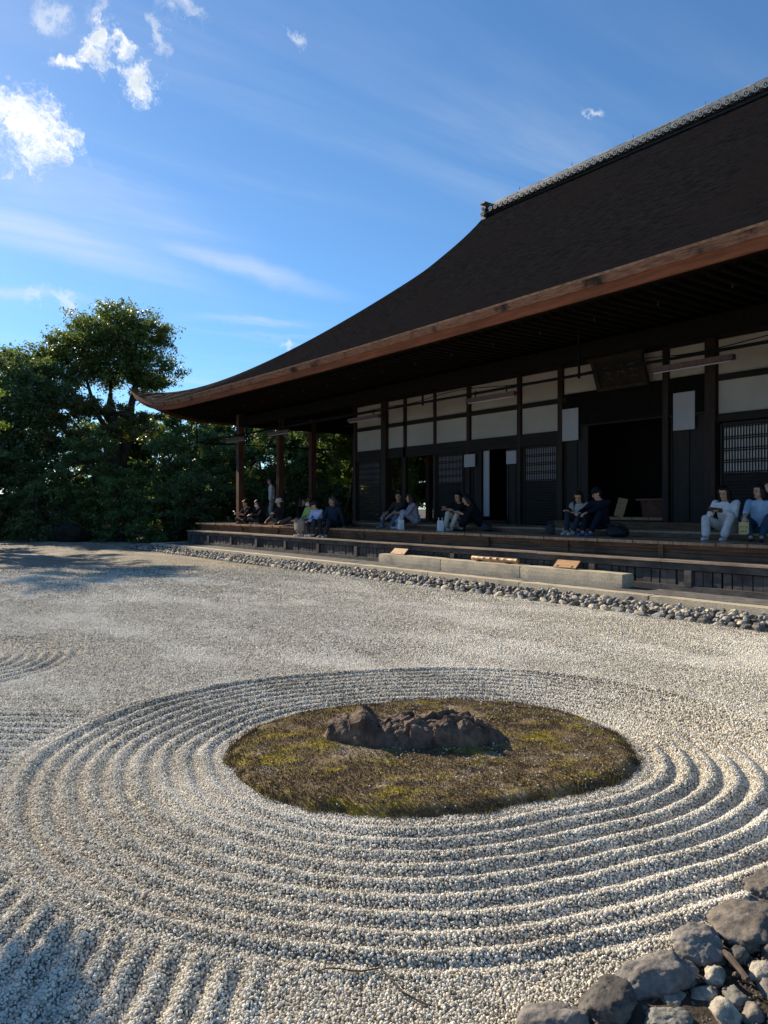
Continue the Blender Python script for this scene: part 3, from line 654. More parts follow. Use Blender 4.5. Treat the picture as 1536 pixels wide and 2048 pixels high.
# posts of the open end, and the wall posts
def post(x, y, w, z0, z1, mat=WOOD_POST):
    return boxpart('post', (x - w / 2, x + w / 2, y - w / 2, y + w / 2, z0, z1), mat, hall)
for x, yy in ((12.08, 25.0), (13.72, 25.0), (15.14, 25.0), (17.2, 25.0), (19.2, 25)):
    post(x, yy, .21, DZ - .02, 4.92)
    part('base_stone', rough_stone('base_stone', (x - .17, x + .17, yy - .17, yy + .17, DZ - .01, DZ + .05), WOOD_TAN, amp=.002), hall) if False else None
boxpart('veranda_beam', (11.98, 12.18, -3, 25.15, 4.45, 4.75), SHADE_DK, hall)
boxpart('end_beam', (12.2, 20, 24.9, 25.1, 4.45, 4.74), SHADE_DK, hall)
WX = 14.5
for yy, w in ((21.08, .15), (19.37, .25), (18.36, .11), (16.93, .10), (15.47, .12), (13.55, .12), (12.18, .14), (9.30, .14), (8.27, .22), (5.6, .2), (3.6, .2)):
    post(WX, yy, w, IZ - .02, 4.95, WOOD_WPOST)
for x, yy in ((16.6, 21.08), (18.6, 21.08), (20.6, 21.08), (16.0, 19.0), (18.0, 18.9)): post(x, yy, .17, IZ - .02, 4.9)
# wall beams (nageshi) and plaster panels
for z0, z1, y0, y1 in ((3.24, 3.40, 12.0, 21.16), (3.24, 3.40, -3, 8.3), (4.07, 4.19, 12.0, 21.16), (4.07, 4.19, -3, 8.3), (4.905, 5.04, -3, 21.16), (3.08, 3.236, 12.2, 21.1)):
    boxpart('wall_beam', (WX - .055, WX + .05, y0, y1, z0, z1), WOOD_DKY, hall)
boxpart('door_head', (WX - .05, WX + .05, 8.3, 12.1, 3.48, 4.26), SHADE_DK, hall)
boxpart('door_head_board', (WX - .052, WX + .05, 8.3, 12.1, 3.45, 3.478), WOOD_DK, hall)
cols = [21.0, 19.5, 18.42, 18.3, 15.55, 15.39, 13.62, 13.48, 12.26]
spans = [(21.0, 19.5), (19.24, 18.43), (18.29, 15.56), (15.38, 13.63), (13.47, 12.27), (8.14, 5.7), (5.5, 3.7)]
for y1, y0 in spans:
    for z0, z1 in ((3.402, 4.068), (4.192, 4.903)):
        boxpart('plaster_panel', (WX + .0, WX + .03, y0, y1, z0, z1), PLASTER, hall)
boxpart('plaster_panel', (WX, WX + .03, 8.40, 12.09, 4.262, 4.903), PLASTER, hall)
# lattice windows over boarded dado
def lattice(y0, y1, z0, z1, bars, paper=PAPER):
    w = boxpart('lattice_window', (WX + .028, WX + .034, y0, y1, z0, z1), paper, hall)
    mb = MB(); nb = max(4, int((y1 - y0) / .058))
    for k in range(nb + 1):
        yy = y0 + (y1 - y0) * k / nb; mb.box(WX + .004, WX + .02, yy - .0105, yy + .0105, z0, z1)
    part('lattice', mb.me('lattice', WOOD_DK), w, kind='stuff')
    for k in range(bars + 1):
        zz = z0 + (z1 - z0) * k / bars
        for dz in (-.022, .022): part('crossbar', MB().box(WX - .012, WX - .006, y0, y1, zz + dz - .011, zz + dz + .011).me('crossbar', WOOD_DK), w)
    part('frame', MB().box(WX - .02, WX + .04, y0 - .06, y0 - .014, IZ + .02, z1 + .05).box(WX - .02, WX + .04, y1 + .014, y1 + .06, IZ + .02, z1 + .05).box(WX - .018, WX + .038, y0 - .013, y1 + .013, z1 + .035, z1 + .075).me('frame', WOOD_DK), w)
    z = z0 - .04; 
    while z > IZ + .05:
        part('dado_board', MB().box(WX + .0 + random.uniform(0, .004), WX + .03, y0 - .012, y1 + .012, z - .062, z - .004).me('dado_board', WOOD_DKY), w); z -= .066
lattice(19.72, 20.92, 2.25, 3.0, 4)
lattice(15.78, 16.80, 2.22, 3.03, 4)
lattice(12.36, 13.36, 2.19, 3.05, 4)
lattice(6.98, 8.04, 2.2, 3.14, 4, LIT_PAPER); lattice(5.75, 6.85, 2.2, 3.14, 4, LIT_PAPER)
# boarded door leaves
def leaf(y0, y1, z0, z1, x=WX + .0, nm='door_leaf'):
    w = boxpart(nm, (x + .01, x + .04, y0, y1, z0, z1), WOOD_DK, hall); n = max(2, int((y1 - y0) / .33))
    for k in range(n + 1):
        yy = y0 + (y1 - y0) * k / n; part('stile', MB().box(x - .012, x + .008, max(y0, yy - .03), min(y1, yy + .03), z0, z1).me('stile', WOOD_DK), w)
    return w
leaf(14.99, 15.70, IZ, 3.075); leaf(13.46, 14.0, IZ, 3.075); leaf(11.38, 12.08, IZ + .1, 3.445); leaf(8.42, 9.2, IZ + .1, 3.445)
boxpart('white_screen', (WX + .06, WX + .09, 14.76, 14.97, IZ + .2, 3.07), NOTICE, hall)
boxpart('white_screen', (WX + .06, WX + .09, 14.03, 14.075, IZ + .2, 3.07), NOTICE, hall)
boxpart('threshold', (WX - .08, WX + .10, 11.4, 9.4, IZ + .0, IZ + .16), WOOD_DKY, hall)
boxpart('threshold', (WX - .05, WX + .12, 14.0, 15.0, IZ, IZ + .10), WOOD_DKY, hall)
boxpart('threshold', (WX - .05, WX + .12, 15.7, 19.2, IZ, IZ + .06), WOOD_DKY, hall)
boxpart('door_step', (14.0, 14.36, 8.2, 12.0, IZ, IZ + .13), WOOD_RISER, hall)
# rooms behind: walls that keep the inside dark
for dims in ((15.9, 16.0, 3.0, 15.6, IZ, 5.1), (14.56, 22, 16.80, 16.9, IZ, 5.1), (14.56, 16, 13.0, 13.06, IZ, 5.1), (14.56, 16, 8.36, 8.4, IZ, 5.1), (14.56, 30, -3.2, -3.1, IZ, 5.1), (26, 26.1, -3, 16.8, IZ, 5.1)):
    boxpart('inner_wall', dims, SHADE_DK, hall)
boxpart('inner_ceiling', (14.6, 26, -3, 21, 4.98, 5.02), SHADE_DK, hall)
for k, (y0, y1) in enumerate(((9.42, 9.85), (9.87, 10.28), (10.3, 10.62), (10.64, 11.34))): boxpart('mat_edge', (14.66, 15.8, y0, y1, IZ, IZ + .22), WOOD_TAN, hall)
# plaque
pq = empty('hanging_plaque', (14.30, 10.28, 4.25), label='dark carved name plaque tilted forward above the central doorway', cat='plaque')
R3 = Matrix.Rotation(math.radians(-22), 3, 'Y')
c0 = Vector((14.18, 10.28, 4.55))
part('board', MB().obox(c0, (.02, .56, .30), R3).me('board', M('plaque_board', (.022, .019, .016), (.014, .012, .010), 5, rough=.8)), pq)
for dy, dz, hy, hz in ((0, .34, .72, .05), (0, -.34, .66, .045), (.61, 0, .055, .30), (-.61, 0, .055, .30)):
    part('frame_rail', MB().obox(c0 + R3 @ Vector((-.01, dy, dz)), (.045, hy, hz), R3).me('frame_rail', M('plaque_frame', (.035, .029, .023), (.016, .013, .011), 9, rough=.8) if 'plaque_frame' not in MATS else MATS['plaque_frame']), pq)
ink = M('plaque_strokes', (.11, .10, .085), (.07, .06, .05), 12, rough=.7); mb = MB()
for gx_, strokes in ((.28, ((-.1, .1, .1, .12), (0, .15, .0, -.15), (-.1, -.02, .1, .02), (-.08, -.14, .1, -.12))), (-.05, ((-.12, .08, .12, .1), (-.05, .14, -.1, -.15), (.04, .05, .12, -.15), (-.1, -.03, .08, 0))), (-.34, ((-.1, .12, .1, .12), (-.1, .0, .1, .02), (0, .14, 0, -.14), (-.12, -.14, .12, -.14)))):
    for a0, z0, a1, z1 in strokes:
        A = c0 + R3 @ Vector((-.024, gx_ + a0, z0)); B_ = c0 + R3 @ Vector((-.024, gx_ + a1, z1)); mb.capsule(A, B_, .012, .008, 6)
part('carving', mb.me('carving', ink), pq)
# white notices
def notice(y0, y1, z0, z1, label, x=WX - .055):
    e = top('notice_board', MB().box(x - .016, x, y0, y1, z0, z1).me('notice_board', NOTICE), label=label, cat='notice', group='white notices on the hall front')
notice(15.18, 15.61, 2.65, 3.0, 'small white notice on the boarded leaf left of the narrow doorway')
notice(13.63, 13.98, 2.66, 3.0, 'small white notice on the boarded leaf right of the narrow doorway')
notice(11.62, 12.10, 3.13, 3.9, 'tall white notice panel left of the wide dark central doorway')
notice(8.62, 9.11, 3.14, 3.93, 'tall white notice panel right of the wide dark central doorway')
# hanging rail with lamps
rail = empty('hanging_rail', (11, 10, 3.9), label='thin dark rail hung under the eaves along the veranda with cable', cat='rail')
part('front_bar', MB().box(10.98, 11.03, 2, 26.4, 3.90, 3.945).me('front_bar', SHADE_DK), rail)
part('side_bar', MB().box(11.032, 20, 26.35, 26.40, 3.90, 3.94).me('side_bar', SHADE_DK), rail)
for yy in (26.38, 20.0, 13.3, 8.84, 4.5): part('hanger', MB().box(10.985, 11.025, yy - .014, yy + .014, 3.86, 4.85).me('hanger', SHADE_DK), rail)
for x in (13.0, 15.0, 17): part('hanger', MB().box(x, x + .04, 26.36, 26.39, 3.945, 4.85).me('hanger', SHADE_DK), rail)
cab = []
for k in range(80):
    t = k / 79; yy = 26.3 - t * 22; cab.append((10.95 + .01 * math.sin(k), yy, 3.99 + .05 * math.sin(yy * 1.7) - .10 * max(0, math.sin(yy * .9)) ** 3))
part('cable', MB().tube(cab, .009, 5).me('cable', SHADE_DK), rail)
for i, (y1, y0, lb) in enumerate(((23.7, 22.3, 'hanging lamp batten farthest left, before the corner post'), (20.7, 19.4, 'hanging lamp batten before the second open post'), (16.25, 14.9, 'hanging lamp batten at the left end of the plaster wall'), (11.75, 10.35, 'hanging lamp batten left of the carved plaque'), (7.3, 5.9, 'hanging lamp batten right of the carved plaque'))):
    e = empty('hanging_lamp', (11, (y0 + y1) / 2, 3.75), label=lb, cat='lamp', group='lamp battens under the eaves')
    part('batten', MB().box(10.90, 11.0, y0, y1, 3.735, 3.815).me('batten', WOOD_POST), e)
    part('tube', MB().tube([(10.95, y0 + .04, 3.722), (10.95, y1 - .04, 3.722)], .012, 8).me('tube', STEEL), e)
    for yy in (y0 + .25, y1 - .25): part('hook', MB().box(10.94, 10.96, yy - .01, yy + .01, 3.83, 3.96).me('hook', SHADE_DK), e)

# ------------------------------------------------------------------ things on the veranda and the step stone
ob = empty('offertory_box', (15.1, 9.95, IZ + .22), label='low reddish wooden box inside the central doorway', cat='box')
RB = M('red_box_wood', (.20, .075, .05), (.11, .045, .03), 6, rough=.6)
part('body', MB().loft([((15.1, 9.95, IZ + .222), (0, 1, 0), (1, 0, 0), .36, .24), ((15.1, 9.95, IZ + .60), (0, 1, 0), (1, 0, 0), .42, .27)], 4).me('body', RB), ob)
part('lid', MB().box(14.84, 15.36, 9.58, 10.32, IZ + .60, IZ + .64).me('lid', RB), ob)
top('leaning_board', MB().obox((0, 0, .22), (.012, .13, .22), Matrix.Rotation(math.radians(12), 3, 'Y') @ Matrix.Rotation(math.radians(10), 3, 'X')).me('leaning_board', WOOD_TAN), (14.9, 10.75, IZ + .222), label='narrow wooden board leaning beside the low reddish box', cat='board')
bb = empty('bamboo_pole', (10.52, 10.42, .43), label='short brown bamboo pole lying on the granite step', cat='bamboo')
pts = []; rad = []
for k in range(7):
    yy = 9.88 + k * .18
    for dy, r in ((0, .052), (.02, .047), (.09, .046), (.165, .047)): pts.append((10.52 + .01 * math.sin(k), yy + dy, .492)); rad.append(r)
part('culm', MB().tube(pts, rad, 12).me('culm', BAMBOO, True), bb)
for yy in (10.1, 10.9): part('rest', MB().box(10.44, 10.60, yy - .04, yy + .04, .428, .452).me('rest', WOOD_DK), bb)
for (yc, lb) in ((13.55, 'small slanted wooden notice stand at the left end of the granite step'), (8.72, 'small slanted wooden notice stand at the right end of the granite step')):
    e = empty('notice_stand', (10.52, yc, .43), label=lb, cat='notice stand', group='slanted notice stands on the granite step')
    R3 = Matrix.Rotation(math.radians(38), 3, 'Y'); part('panel', MB().obox((10.52, yc, .505), (.09, .25, .011), Matrix.Rotation(math.radians(-42), 3, 'Y')).me('panel', WOOD_TAN), e)
    for dy in (-.17, .17): part('leg', MB().obox((10.565, yc + dy, .475), (.05, .015, .02), R3).me('leg', BLACKM), e)
    for dy in (-.2, .2): part('ink_mark', MB().obox((10.468, yc + dy * .8, .472), (.02, .025, .003), Matrix.Rotation(math.radians(-42), 3, 'Y')).me('ink_mark', BLACKM), e)
def paper_bag(x, y, z, rz, lb, w=.24, h=.25, dp=.11):
    e = empty('paper_bag', (x, y, z), rz, label=lb, cat='bag', group='white paper carrier bags on the veranda')
    bmw = M('bag_paper_white', (.80, .80, .82), (.70, .70, .73), 5, rough=.7) if 'bag_paper_white' not in MATS else MATS['bag_paper_white']
    mb = MB(); mb.v = [(-w / 2, -dp / 2, 0), (w / 2, -dp / 2, 0), (w / 2, dp / 2, 0), (-w / 2, dp / 2, 0), (-w / 2, -dp / 2 * .8, h), (w / 2, -dp / 2 * .8, h), (w / 2, dp / 2 * .8, h), (-w / 2, dp / 2 * .8, h)]; mb.f = [BOXF[0]] + BOXF[2:]
    o = bpy.data.objects.new('sack', mb.me('sack', bmw)); COL.objects.link(o); o.parent = e; so_ = o.modifiers.new('s', 'SOLIDIFY'); so_.thickness = .003
    for s in (-1, 1):
        ps = [(-.04 + .08 * k / 8, s * dp * .4, h + .07 * math.sin(math.pi * k / 8)) for k in range(9)]
        o = bpy.data.objects.new('handle', MB().tube(ps, .005, 5).me('handle', bmw)); COL.objects.link(o); o.parent = e
paper_bag(11.85, 15.2, DZ, 1.2, 'white paper carrier bag between the jeans and the lavender coat')
paper_bag(11.80, 13.6, DZ, 1.1, 'white paper carrier bag left of the cream trousers')
def soft_bag(name, x, y, z, r, seed, lb, mat, rz=0):
    e = empty(name, (x, y, z), rz, label=lb, cat='bag'); rr = random.Random(seed); mb = MB()
    mb.ellipsoid((0, 0, r[2] * .8), (r[0], r[1] * .85, r[2] * .82)); mb.ellipsoid((0, -r[1] * .35, r[2] * .65), (r[0] * 1.05, r[1] * .55, r[2] * .66)); mb.ellipsoid((r[0] * .2, r[1] * .4, r[2] * .7), (r[0] * .8, r[1] * .55, r[2] * .72)); mb.ellipsoid((-r[0] * .75, 0, r[2] * .5), (r[0] * .5, r[1] * .55, r[2] * .5))
    mb.v = [tuple(Vector(v) + mnoise.noise_vector(Vector(v) * 14 + Vector((seed, 0, 0))) * .022) for v in mb.v]
    mb.v = [(v[0], v[1], max(v[2], .002)) for v in mb.v]
    o = bpy.data.objects.new('sack', mb.me('sack', mat, True)); COL.objects.link(o); o.parent = e; m_ = o.modifiers.new('fuse', 'REMESH'); m_.mode = 'VOXEL'; m_.voxel_size = .014; m_.use_smooth_shade = True
    for s in (-1, 1):
        ps = [(s * r[0] * .35 + .02 * math.sin(k), -r[1] * .6 + r[1] * 1.3 * k / 8, r[2] * 1.45 + .06 * math.sin(math.pi * k / 8)) for k in range(9)]
        o = bpy.data.objects.new('strap', MB().tube(ps, .012, 6).me('strap', mat)); COL.objects.link(o); o.parent = e
NYLON = solid('black_nylon', (.016, .017, .020), .6); NYLON2 = solid('dark_grey_canvas', (.035, .038, .045), .7)
soft_bag('backpack', 12.0, 8.75, DZ, (.17, .26, .14), 41, 'black backpack lying right of the man in navy with blue slippers', NYLON, .2)
soft_bag('tote_bag', 12.05, 10.42, DZ, (.07, .12, .14), 42, 'dark tote bag left of the woman in the grey cardigan', NYLON2, .3)
soft_bag('rucksack', 11.9, 24.45, DZ, (.10, .13, .10), 43, 'black bag beside the man at the corner post', NYLON, .4)

# ------------------------------------------------------------------ moss island and its rock
m, q, p, o = new_mat('moss'); MOSSM = m
g = q.n('ShaderNodeNewGeometry'); pos = g.outputs['Position']
c = q.mix(q.smooth(q.noise(pos, 3.2, 6, .65), .47, .66), (.29, .215, .12), (.54, .44, .065)); c = q.mix(q.smooth(q.noise(pos, 6.5, 5, .7), .46, .62), c, (.15, .108, .075))
c = q.mix(q.smooth(q.noise(pos, 2.6, 6, .7), .53, .66), c, (.52, .43, .32)); c = q.mix(q.math('MULTIPLY', g.outputs['Random Per Island'], .45), c, (.07, .058, .02))
q.link(c, p.inputs['Base Color']); p.inputs['Roughness'].default_value = .95; p.inputs['Specular IOR Level'].default_value = .1
bp = q.n('ShaderNodeBump'); bp.inputs['Distance'].default_value = .03; q.link(q.noise(pos, 55, 4, .7), bp.inputs['Height']); q.link(bp.outputs[0], p.inputs['Normal'])
def moss_z(x, y, dd):
    return .052 * sst(-dd, -.02, .10) + .02 * sst(-dd, .05, 1.0) + .02 * vnoise(x, y, 3, 31) + .014 * vnoise(x, y, 9, 32) - .012
a = np.arange(1.6, 4.6, .022); X_, Y_ = np.meshgrid(a, np.arange(2.3, 5.0, .022), indexing='ij'); DD = sdf(X_, Y_); Z_ = moss_z(X_, Y_, DD)
keep = DD < .03; idx = -np.ones(X_.shape, int); idx[keep] = np.arange(keep.sum()); Q = np.stack([idx[:-1, :-1], idx[1:, :-1], idx[1:, 1:], idx[:-1, 1:]], -1).reshape(-1, 4); Q = Q[(Q >= 0).all(1)]
isl = empty('moss_island', (3.0, 3.6, 0), label='oval mossy mound in the middle of the raked gravel rings', cat='moss')
part('mound', np_mesh('mound', np.stack([X_[keep], Y_[keep], Z_[keep]], 1), Q, MOSSM, True), isl)
# tufts: small blades, denser and taller along the rim
n = 150000; bx = RNG.uniform(1.7, 4.4, n); by = RNG.uniform(2.4, 4.85, n); bd = sdf(bx, by) + .03 * vnoise(bx, by, 12, 41)
k = (bd < .012) & ((vnoise(bx, by, 6, 44) + .35 * np.exp(bd / .12) > -.22) | (RNG.random(n) < .25)); bx, by, bd = bx[k], by[k], bd[k]; n = len(bx)
hh = (.006 + .013 * RNG.random(n) ** 1.5) * (1 + 1.3 * np.exp(bd / .05)); th = RNG.uniform(0, 6.28, n); wd = .0026 * RNG.uniform(.7, 1.6, n); bz = moss_z(bx, by, bd) - .004
lean = RNG.uniform(0, .9, n) * hh; ld = RNG.uniform(0, 6.28, n)
A = np.stack([bx - wd * np.cos(th), by - wd * np.sin(th), bz], 1); B_ = np.stack([bx + wd * np.cos(th), by + wd * np.sin(th), bz], 1)
T1 = np.stack([bx + lean * np.cos(ld), by + lean * np.sin(ld), bz + hh], 1)
part('tufts', np_mesh('tufts', np.stack([A, B_, T1], 1).reshape(-1, 3), np.arange(3 * n).reshape(-1, 3), MOSSM), isl, kind='stuff')
# stray gravel on the moss
n = 2300; bx = RNG.uniform(1.8, 4.3, n); by = RNG.uniform(2.5, 4.75, n); bd = sdf(bx, by); k = (bd < -.04) & (vnoise(bx, by, 2.4, 51) - .25 * (by - 3.4) + .10 > RNG.uniform(-.25, .35, n)); bx, by, bd = bx[k], by[k], bd[k]
me = bpy.data.meshes.new('stray_gravel'); me.vertices.add(len(bx)); me.vertices.foreach_set('co', np.stack([bx, by, moss_z(bx, by, bd) + .006], 1).astype(np.float32).ravel())
at = me.attributes.new('scl', 'FLOAT', 'POINT'); at.data.foreach_set('value', (.0034 * RNG.lognormal(0, .3, len(bx)).clip(.5, 1.6)).astype(np.float32))
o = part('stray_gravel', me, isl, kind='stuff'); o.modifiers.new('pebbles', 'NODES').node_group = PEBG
# the long dark rock: one low mass with broken planes, a small peak at its left end
rk = np.random.default_rng(5); SD = np.stack([rk.uniform(-.42, .86, 90), rk.uniform(-.26, .26, 90)], 1); SLO = rk.uniform(-.34, .34, (90, 2)); OFF = rk.uniform(-.018, .012, 90)
HR = [-.40, -.36, -.28, -.20, -.14, -.08, -.02, .06, .18, .30, .42, .52, .62, .70, .80]; HZ = [0, .085, .125, .16, .205, .19, .135, .15, .168, .170, .172, .16, .12, .07, 0]
HW = [.05, .10, .14, .17, .18, .18, .18, .19, .20, .20, .20, .19, .16, .12, .05]; HC = [.10, .10, .09, .08, .06, .03, .0, -.01, -.02, -.02, 0, .02, .05, .08, .10]
us = np.linspace(-.40, .80, 150); vs_ = np.linspace(-1, 1, 56); V = []
for u in us:
    H_ = np.interp(u, HR, HZ); W_ = np.interp(u, HR, HW); C_ = np.interp(u, HR, HC)
    for v in vs_:
        pu, pv = u, C_ + v * W_
        wv = mnoise.noise_vector(Vector((pu * 9, pv * 9, 1.7))); d2 = (SD[:, 0] - pu - .03 * wv.x) ** 2 + (SD[:, 1] - pv - .03 * wv.y) ** 2; k = int(d2.argmin()); fall = max(0, 1 - abs(v) ** 3.2) ** .62
        fz = OFF[k] + SLO[k, 0] * (pu - SD[k, 0]) + SLO[k, 1] * (pv - SD[k, 1])
        z = H_ * fall * (1 + .06 * mnoise.fractal(Vector((pu * 5, pv * 5, .3)), .8, 2.1, 5)) + (fz * min(1, H_ / .1) + .012 * mnoise.fractal(Vector((pu * 22, pv * 22, 4)), .8, 2.1, 4)) * fall ** .5
        jx = mnoise.noise_vector(Vector((pu * 16, pv * 16, z * 16))) * .012
        pt = RIGHT * (pu + jx.x) + FWD * (4.67 + pv + jx.y) + Vector((0, 0, z + .03 if abs(v) < .99 else -.02))
        V.append(pt)
nv = len(vs_); F = [(a * nv + c_, (a + 1) * nv + c_, (a + 1) * nv + c_ + 1, a * nv + c_ + 1) for a in range(len(us) - 1) for c_ in range(nv - 1)]
F.append(tuple(range(nv))); F.append(tuple((len(us) - 1) * nv + c_ for c_ in reversed(range(nv))))
ro = top('island_rock', mesh('island_rock', V, F, ROCK_ISL), label='long low craggy brown rock lying on the moss island', cat='rock')

# ------------------------------------------------------------------ near edge of the court: edging rocks, soil
a = np.arange(1.0, 5.4, .04); X_, Y_ = np.meshgrid(a, np.arange(-.2, 1.5, .04), indexing='ij'); Z_ = .004 + .05 * vnoise(X_, Y_, 3.5, 61) + .02 * vnoise(X_, Y_, 12, 62) - .08 * sst(Y_, 1.38, 1.5) - .10 * sst(2.95 - X_ - Y_, 0, .2)
idx = np.arange(X_.size).reshape(X_.shape); Fq = np.stack([idx[:-1, :-1], idx[1:, :-1], idx[1:, 1:], idx[:-1, 1:]], -1).reshape(-1, 4)
top('soil_bed', np_mesh('soil_bed', np.stack([X_, Y_, Z_], -1).reshape(-1, 3), Fq, EARTH, True), kind='structure')
NEAR = [((1.66, 1.43), (.125, .085, .085), 0, .0, 201, 'grey slab-like edging rock at the lower end of the row by the gravel', .75),
        ((1.87, 1.40), (.105, .085, .095), 1, .3, 202, 'rounded dark charcoal edging rock second from the lower end of the row', 0),
        ((2.10, 1.39), (.150, .095, .105), 0, -.2, 203, 'large grey edging rock in the middle of the row by the gravel', .8),
        ((2.35, 1.39), (.108, .085, .095), 0, .1, 204, 'flat-topped grey edging rock with sharp corner behind the large one', .75),
        ((2.62, 1.38), (.185, .13, .10), 2, .15, 205, 'broad flat brown edging rock at the right picture edge', .7),
        ((2.93, 1.44), (.13, .09, .09), 2, 0, 206, 'brown edging rock farthest up the row at the right picture edge', 0),
        ((2.53, 1.22), (.06, .05, .055), 1, 0, 207, 'small round dark stone below the broad brown rock', 0),
        ((2.255, 1.28), (.06, .042, .055), 3, .5, 208, 'small pale angular stone below the flat-topped grey rock', 0),
        ((2.155, 1.255), (.055, .042, .04), 3, -.3, 209, 'small yellowish stone with rounded back among the rubble', 0),
        ((2.055, 1.30), (.055, .045, .036), 3, .2, 210, 'small pale flat stone left of the yellowish one', .7),
        ((2.12, 1.175), (.062, .05, .055), 3, .8, 211, 'pale lumpy stone in front of the yellowish one', 0),
        ((1.945, 1.245), (.085, .06, .06), 4, -.2, 212, 'grey stone with bright top edge at the bottom picture edge', 0),
        ((2.215, 1.19), (.05, .04, .036), 4, .6, 213, 'small dark olive stone beside the stick', 0),
        ((2.41, 1.21), (.075, .04, .038), 3, .1, 214, 'long pale grey stone near the right picture edge', .7),
        ((2.335, 1.14), (.06, .045, .05), 0, .9, 215, 'wedge-shaped grey stone at the right picture edge', 0),
        ((2.18, 1.12), (.045, .035, .042), 2, .4, 216, 'small brown stone at the lower right among the rubble', 0),
        ((2.225, 1.06), (.055, .045, .045), 0, .2, 217, 'smooth pale grey stone in the lower right corner', 0),
        ((2.04, 1.37), (.028, .022, .018), 1, 0, 218, 'tiny dark pebble on the soil beside the large grey rock', 0),
        ((1.86, 1.27), (.03, .024, .02), 4, .4, 219, 'tiny olive pebble on the soil in front of the charcoal rock', 0),
        ((2.43, 1.29), (.05, .04, .045), 1, .3, 220, 'dark stone wedged under the broad brown rock', 0),
        ((3.25, 1.42), (.15, .1, .09), 0, .1, 221, 'grey edging rock beyond the right picture edge', 0),
        ((3.6, 1.4), (.16, .1, .09), 1, .2, 222, 'dark edging rock well beyond the right picture edge', 0)]
for (x, yy), r, mi_, rz, sd_, lb, fl in NEAR:
    o = top('edging_rock' if r[0] > .08 else 'small_stone', rock_mesh('rock', (.96 * r[0], .96 * r[1], .62 * r[2]), sd_, ROCKS[mi_], 5 if r[0] > .08 else 4, 16, .13, fl or (.72 if r[0] > .08 else 0)), (x, yy, r[2] * .26), (random.uniform(-.12, .12), random.uniform(-.12, .12), rz), label=lb, cat='rock' if r[0] > .08 else 'stone', group='rocks edging the near side of the court')
rb2 = random.Random(8)
n = 900; bx = RNG.uniform(1.55, 2.9, n); by = RNG.uniform(.95, 1.4, n)
me = bpy.data.meshes.new('soil_grit'); k = bx + by > 3.0; bx, by = bx[k], by[k]; me.vertices.add(len(bx)); me.vertices.foreach_set('co', np.stack([bx, by, np.full(len(bx), .012)], 1).astype(np.float32).ravel())
at = me.attributes.new('scl', 'FLOAT', 'POINT'); at.data.foreach_set('value', (.006 * RNG.lognormal(0, .45, len(bx)).clip(.4, 2.2)).astype(np.float32))
gr2 = top('soil_grit', me, label='scattered grit and crumbs on the dark soil behind the edging rocks', cat='grit', kind='stuff')
GRITM = M('soil_grit_stone', (.17, .14, .11), (.08, .068, .055), 25, rough=.9); gr2.modifiers.new('grit', 'NODES').node_group = instancer('grit', GRITM, 1)
TWIGM = M('twig_bark', (.10, .075, .055), (.05, .04, .03), 30, rough=.9)
top('stick', MB().tube([(2.385, 1.325, .03), (2.35, 1.28, .045), (2.29, 1.19, .04)], [.010, .012, .009], 7).me('stick', TWIGM), label='dark broken stick lying among the rubble stones', cat='stick')
tw = []
for i in range(13):
    t = i / 12; xx = np.interp(t, [0, .25, .5, .75, 1], [1.27, 1.35, 1.44, 1.43, 1.46]); yy = np.interp(t, [0, .25, .5, .75, 1], [2.06, 2.0, 1.95, 1.83, 1.74]); tw.append((xx, yy + .008 * math.sin(i * 1.3), float(gravel_z(np.array([xx]), np.array([yy]))[0]) + .014 + .004 * math.sin(i)))
top('twig', MB().tube(tw, [.0022 + .0012 * i / 12 for i in range(13)], 5).me('twig', TWIGM), label='thin bent twig lying on the gravel near the camera', cat='twig')

# ------------------------------------------------------------------ trees
def leaves(blobs, n, size, seed, shell=.55, up=.35, jag=.25):
    """leaf quads through the crown: blobs = (centre, radii, weight)"""
    r = np.random.default_rng(seed); W_ = np.array([bb_[2] if len(bb_) > 2 else bb_[1][0] * bb_[1][1] + bb_[1][0] * bb_[1][2] for bb_ in blobs]); cnt = (W_ / W_.sum() * n).astype(int); P = []
    for bb_, c_ in zip(blobs, cnt):
        # sub-clumps inside each blob give light and dark masses and a ragged outline
        k = max(6, c_ // 80); dirs = r.normal(size=(k, 3)); dirs /= np.linalg.norm(dirs, axis=1)[:, None]; rad = (shell + (1 - shell) * r.random(k)) ** .6 * (1 + jag * r.normal(size=k))
        cen = np.array(bb_[0]) + dirs * rad[:, None] * np.array(bb_[1]); w = r.integers(0, k, c_); sg = np.array(bb_[1]).mean() * .13 + .05
        q_ = cen[w] + r.normal(size=(c_, 3)) * np.array([1, 1, .55]) * sg + dirs[w] * np.array([1, 1, .8]) * (r.random(c_) ** 2 * sg * 3.2)[:, None]; P.append(q_)
    P = np.concatenate(P); n = len(P)
    nrm = r.normal(size=(n, 3)); nrm[:, 2] += up * 2; nrm /= np.linalg.norm(nrm, axis=1)[:, None]
    t = np.cross(nrm, r.normal(size=(n, 3))); t /= np.linalg.norm(t, axis=1)[:, None]; s = np.cross(nrm, t); L = size * r.uniform(.6, 1.35, n)[:, None]; w = L * r.uniform(.32, .5, n)[:, None]
    V = np.stack([P - t * L * .5, P + s * w * .5 + nrm * L * .06, P + t * L * .5 - nrm * L * .1, P - s * w * .5 + nrm * L * .06], 1).reshape(-1, 3)
    return V, np.arange(4 * n).reshape(-1, 4)
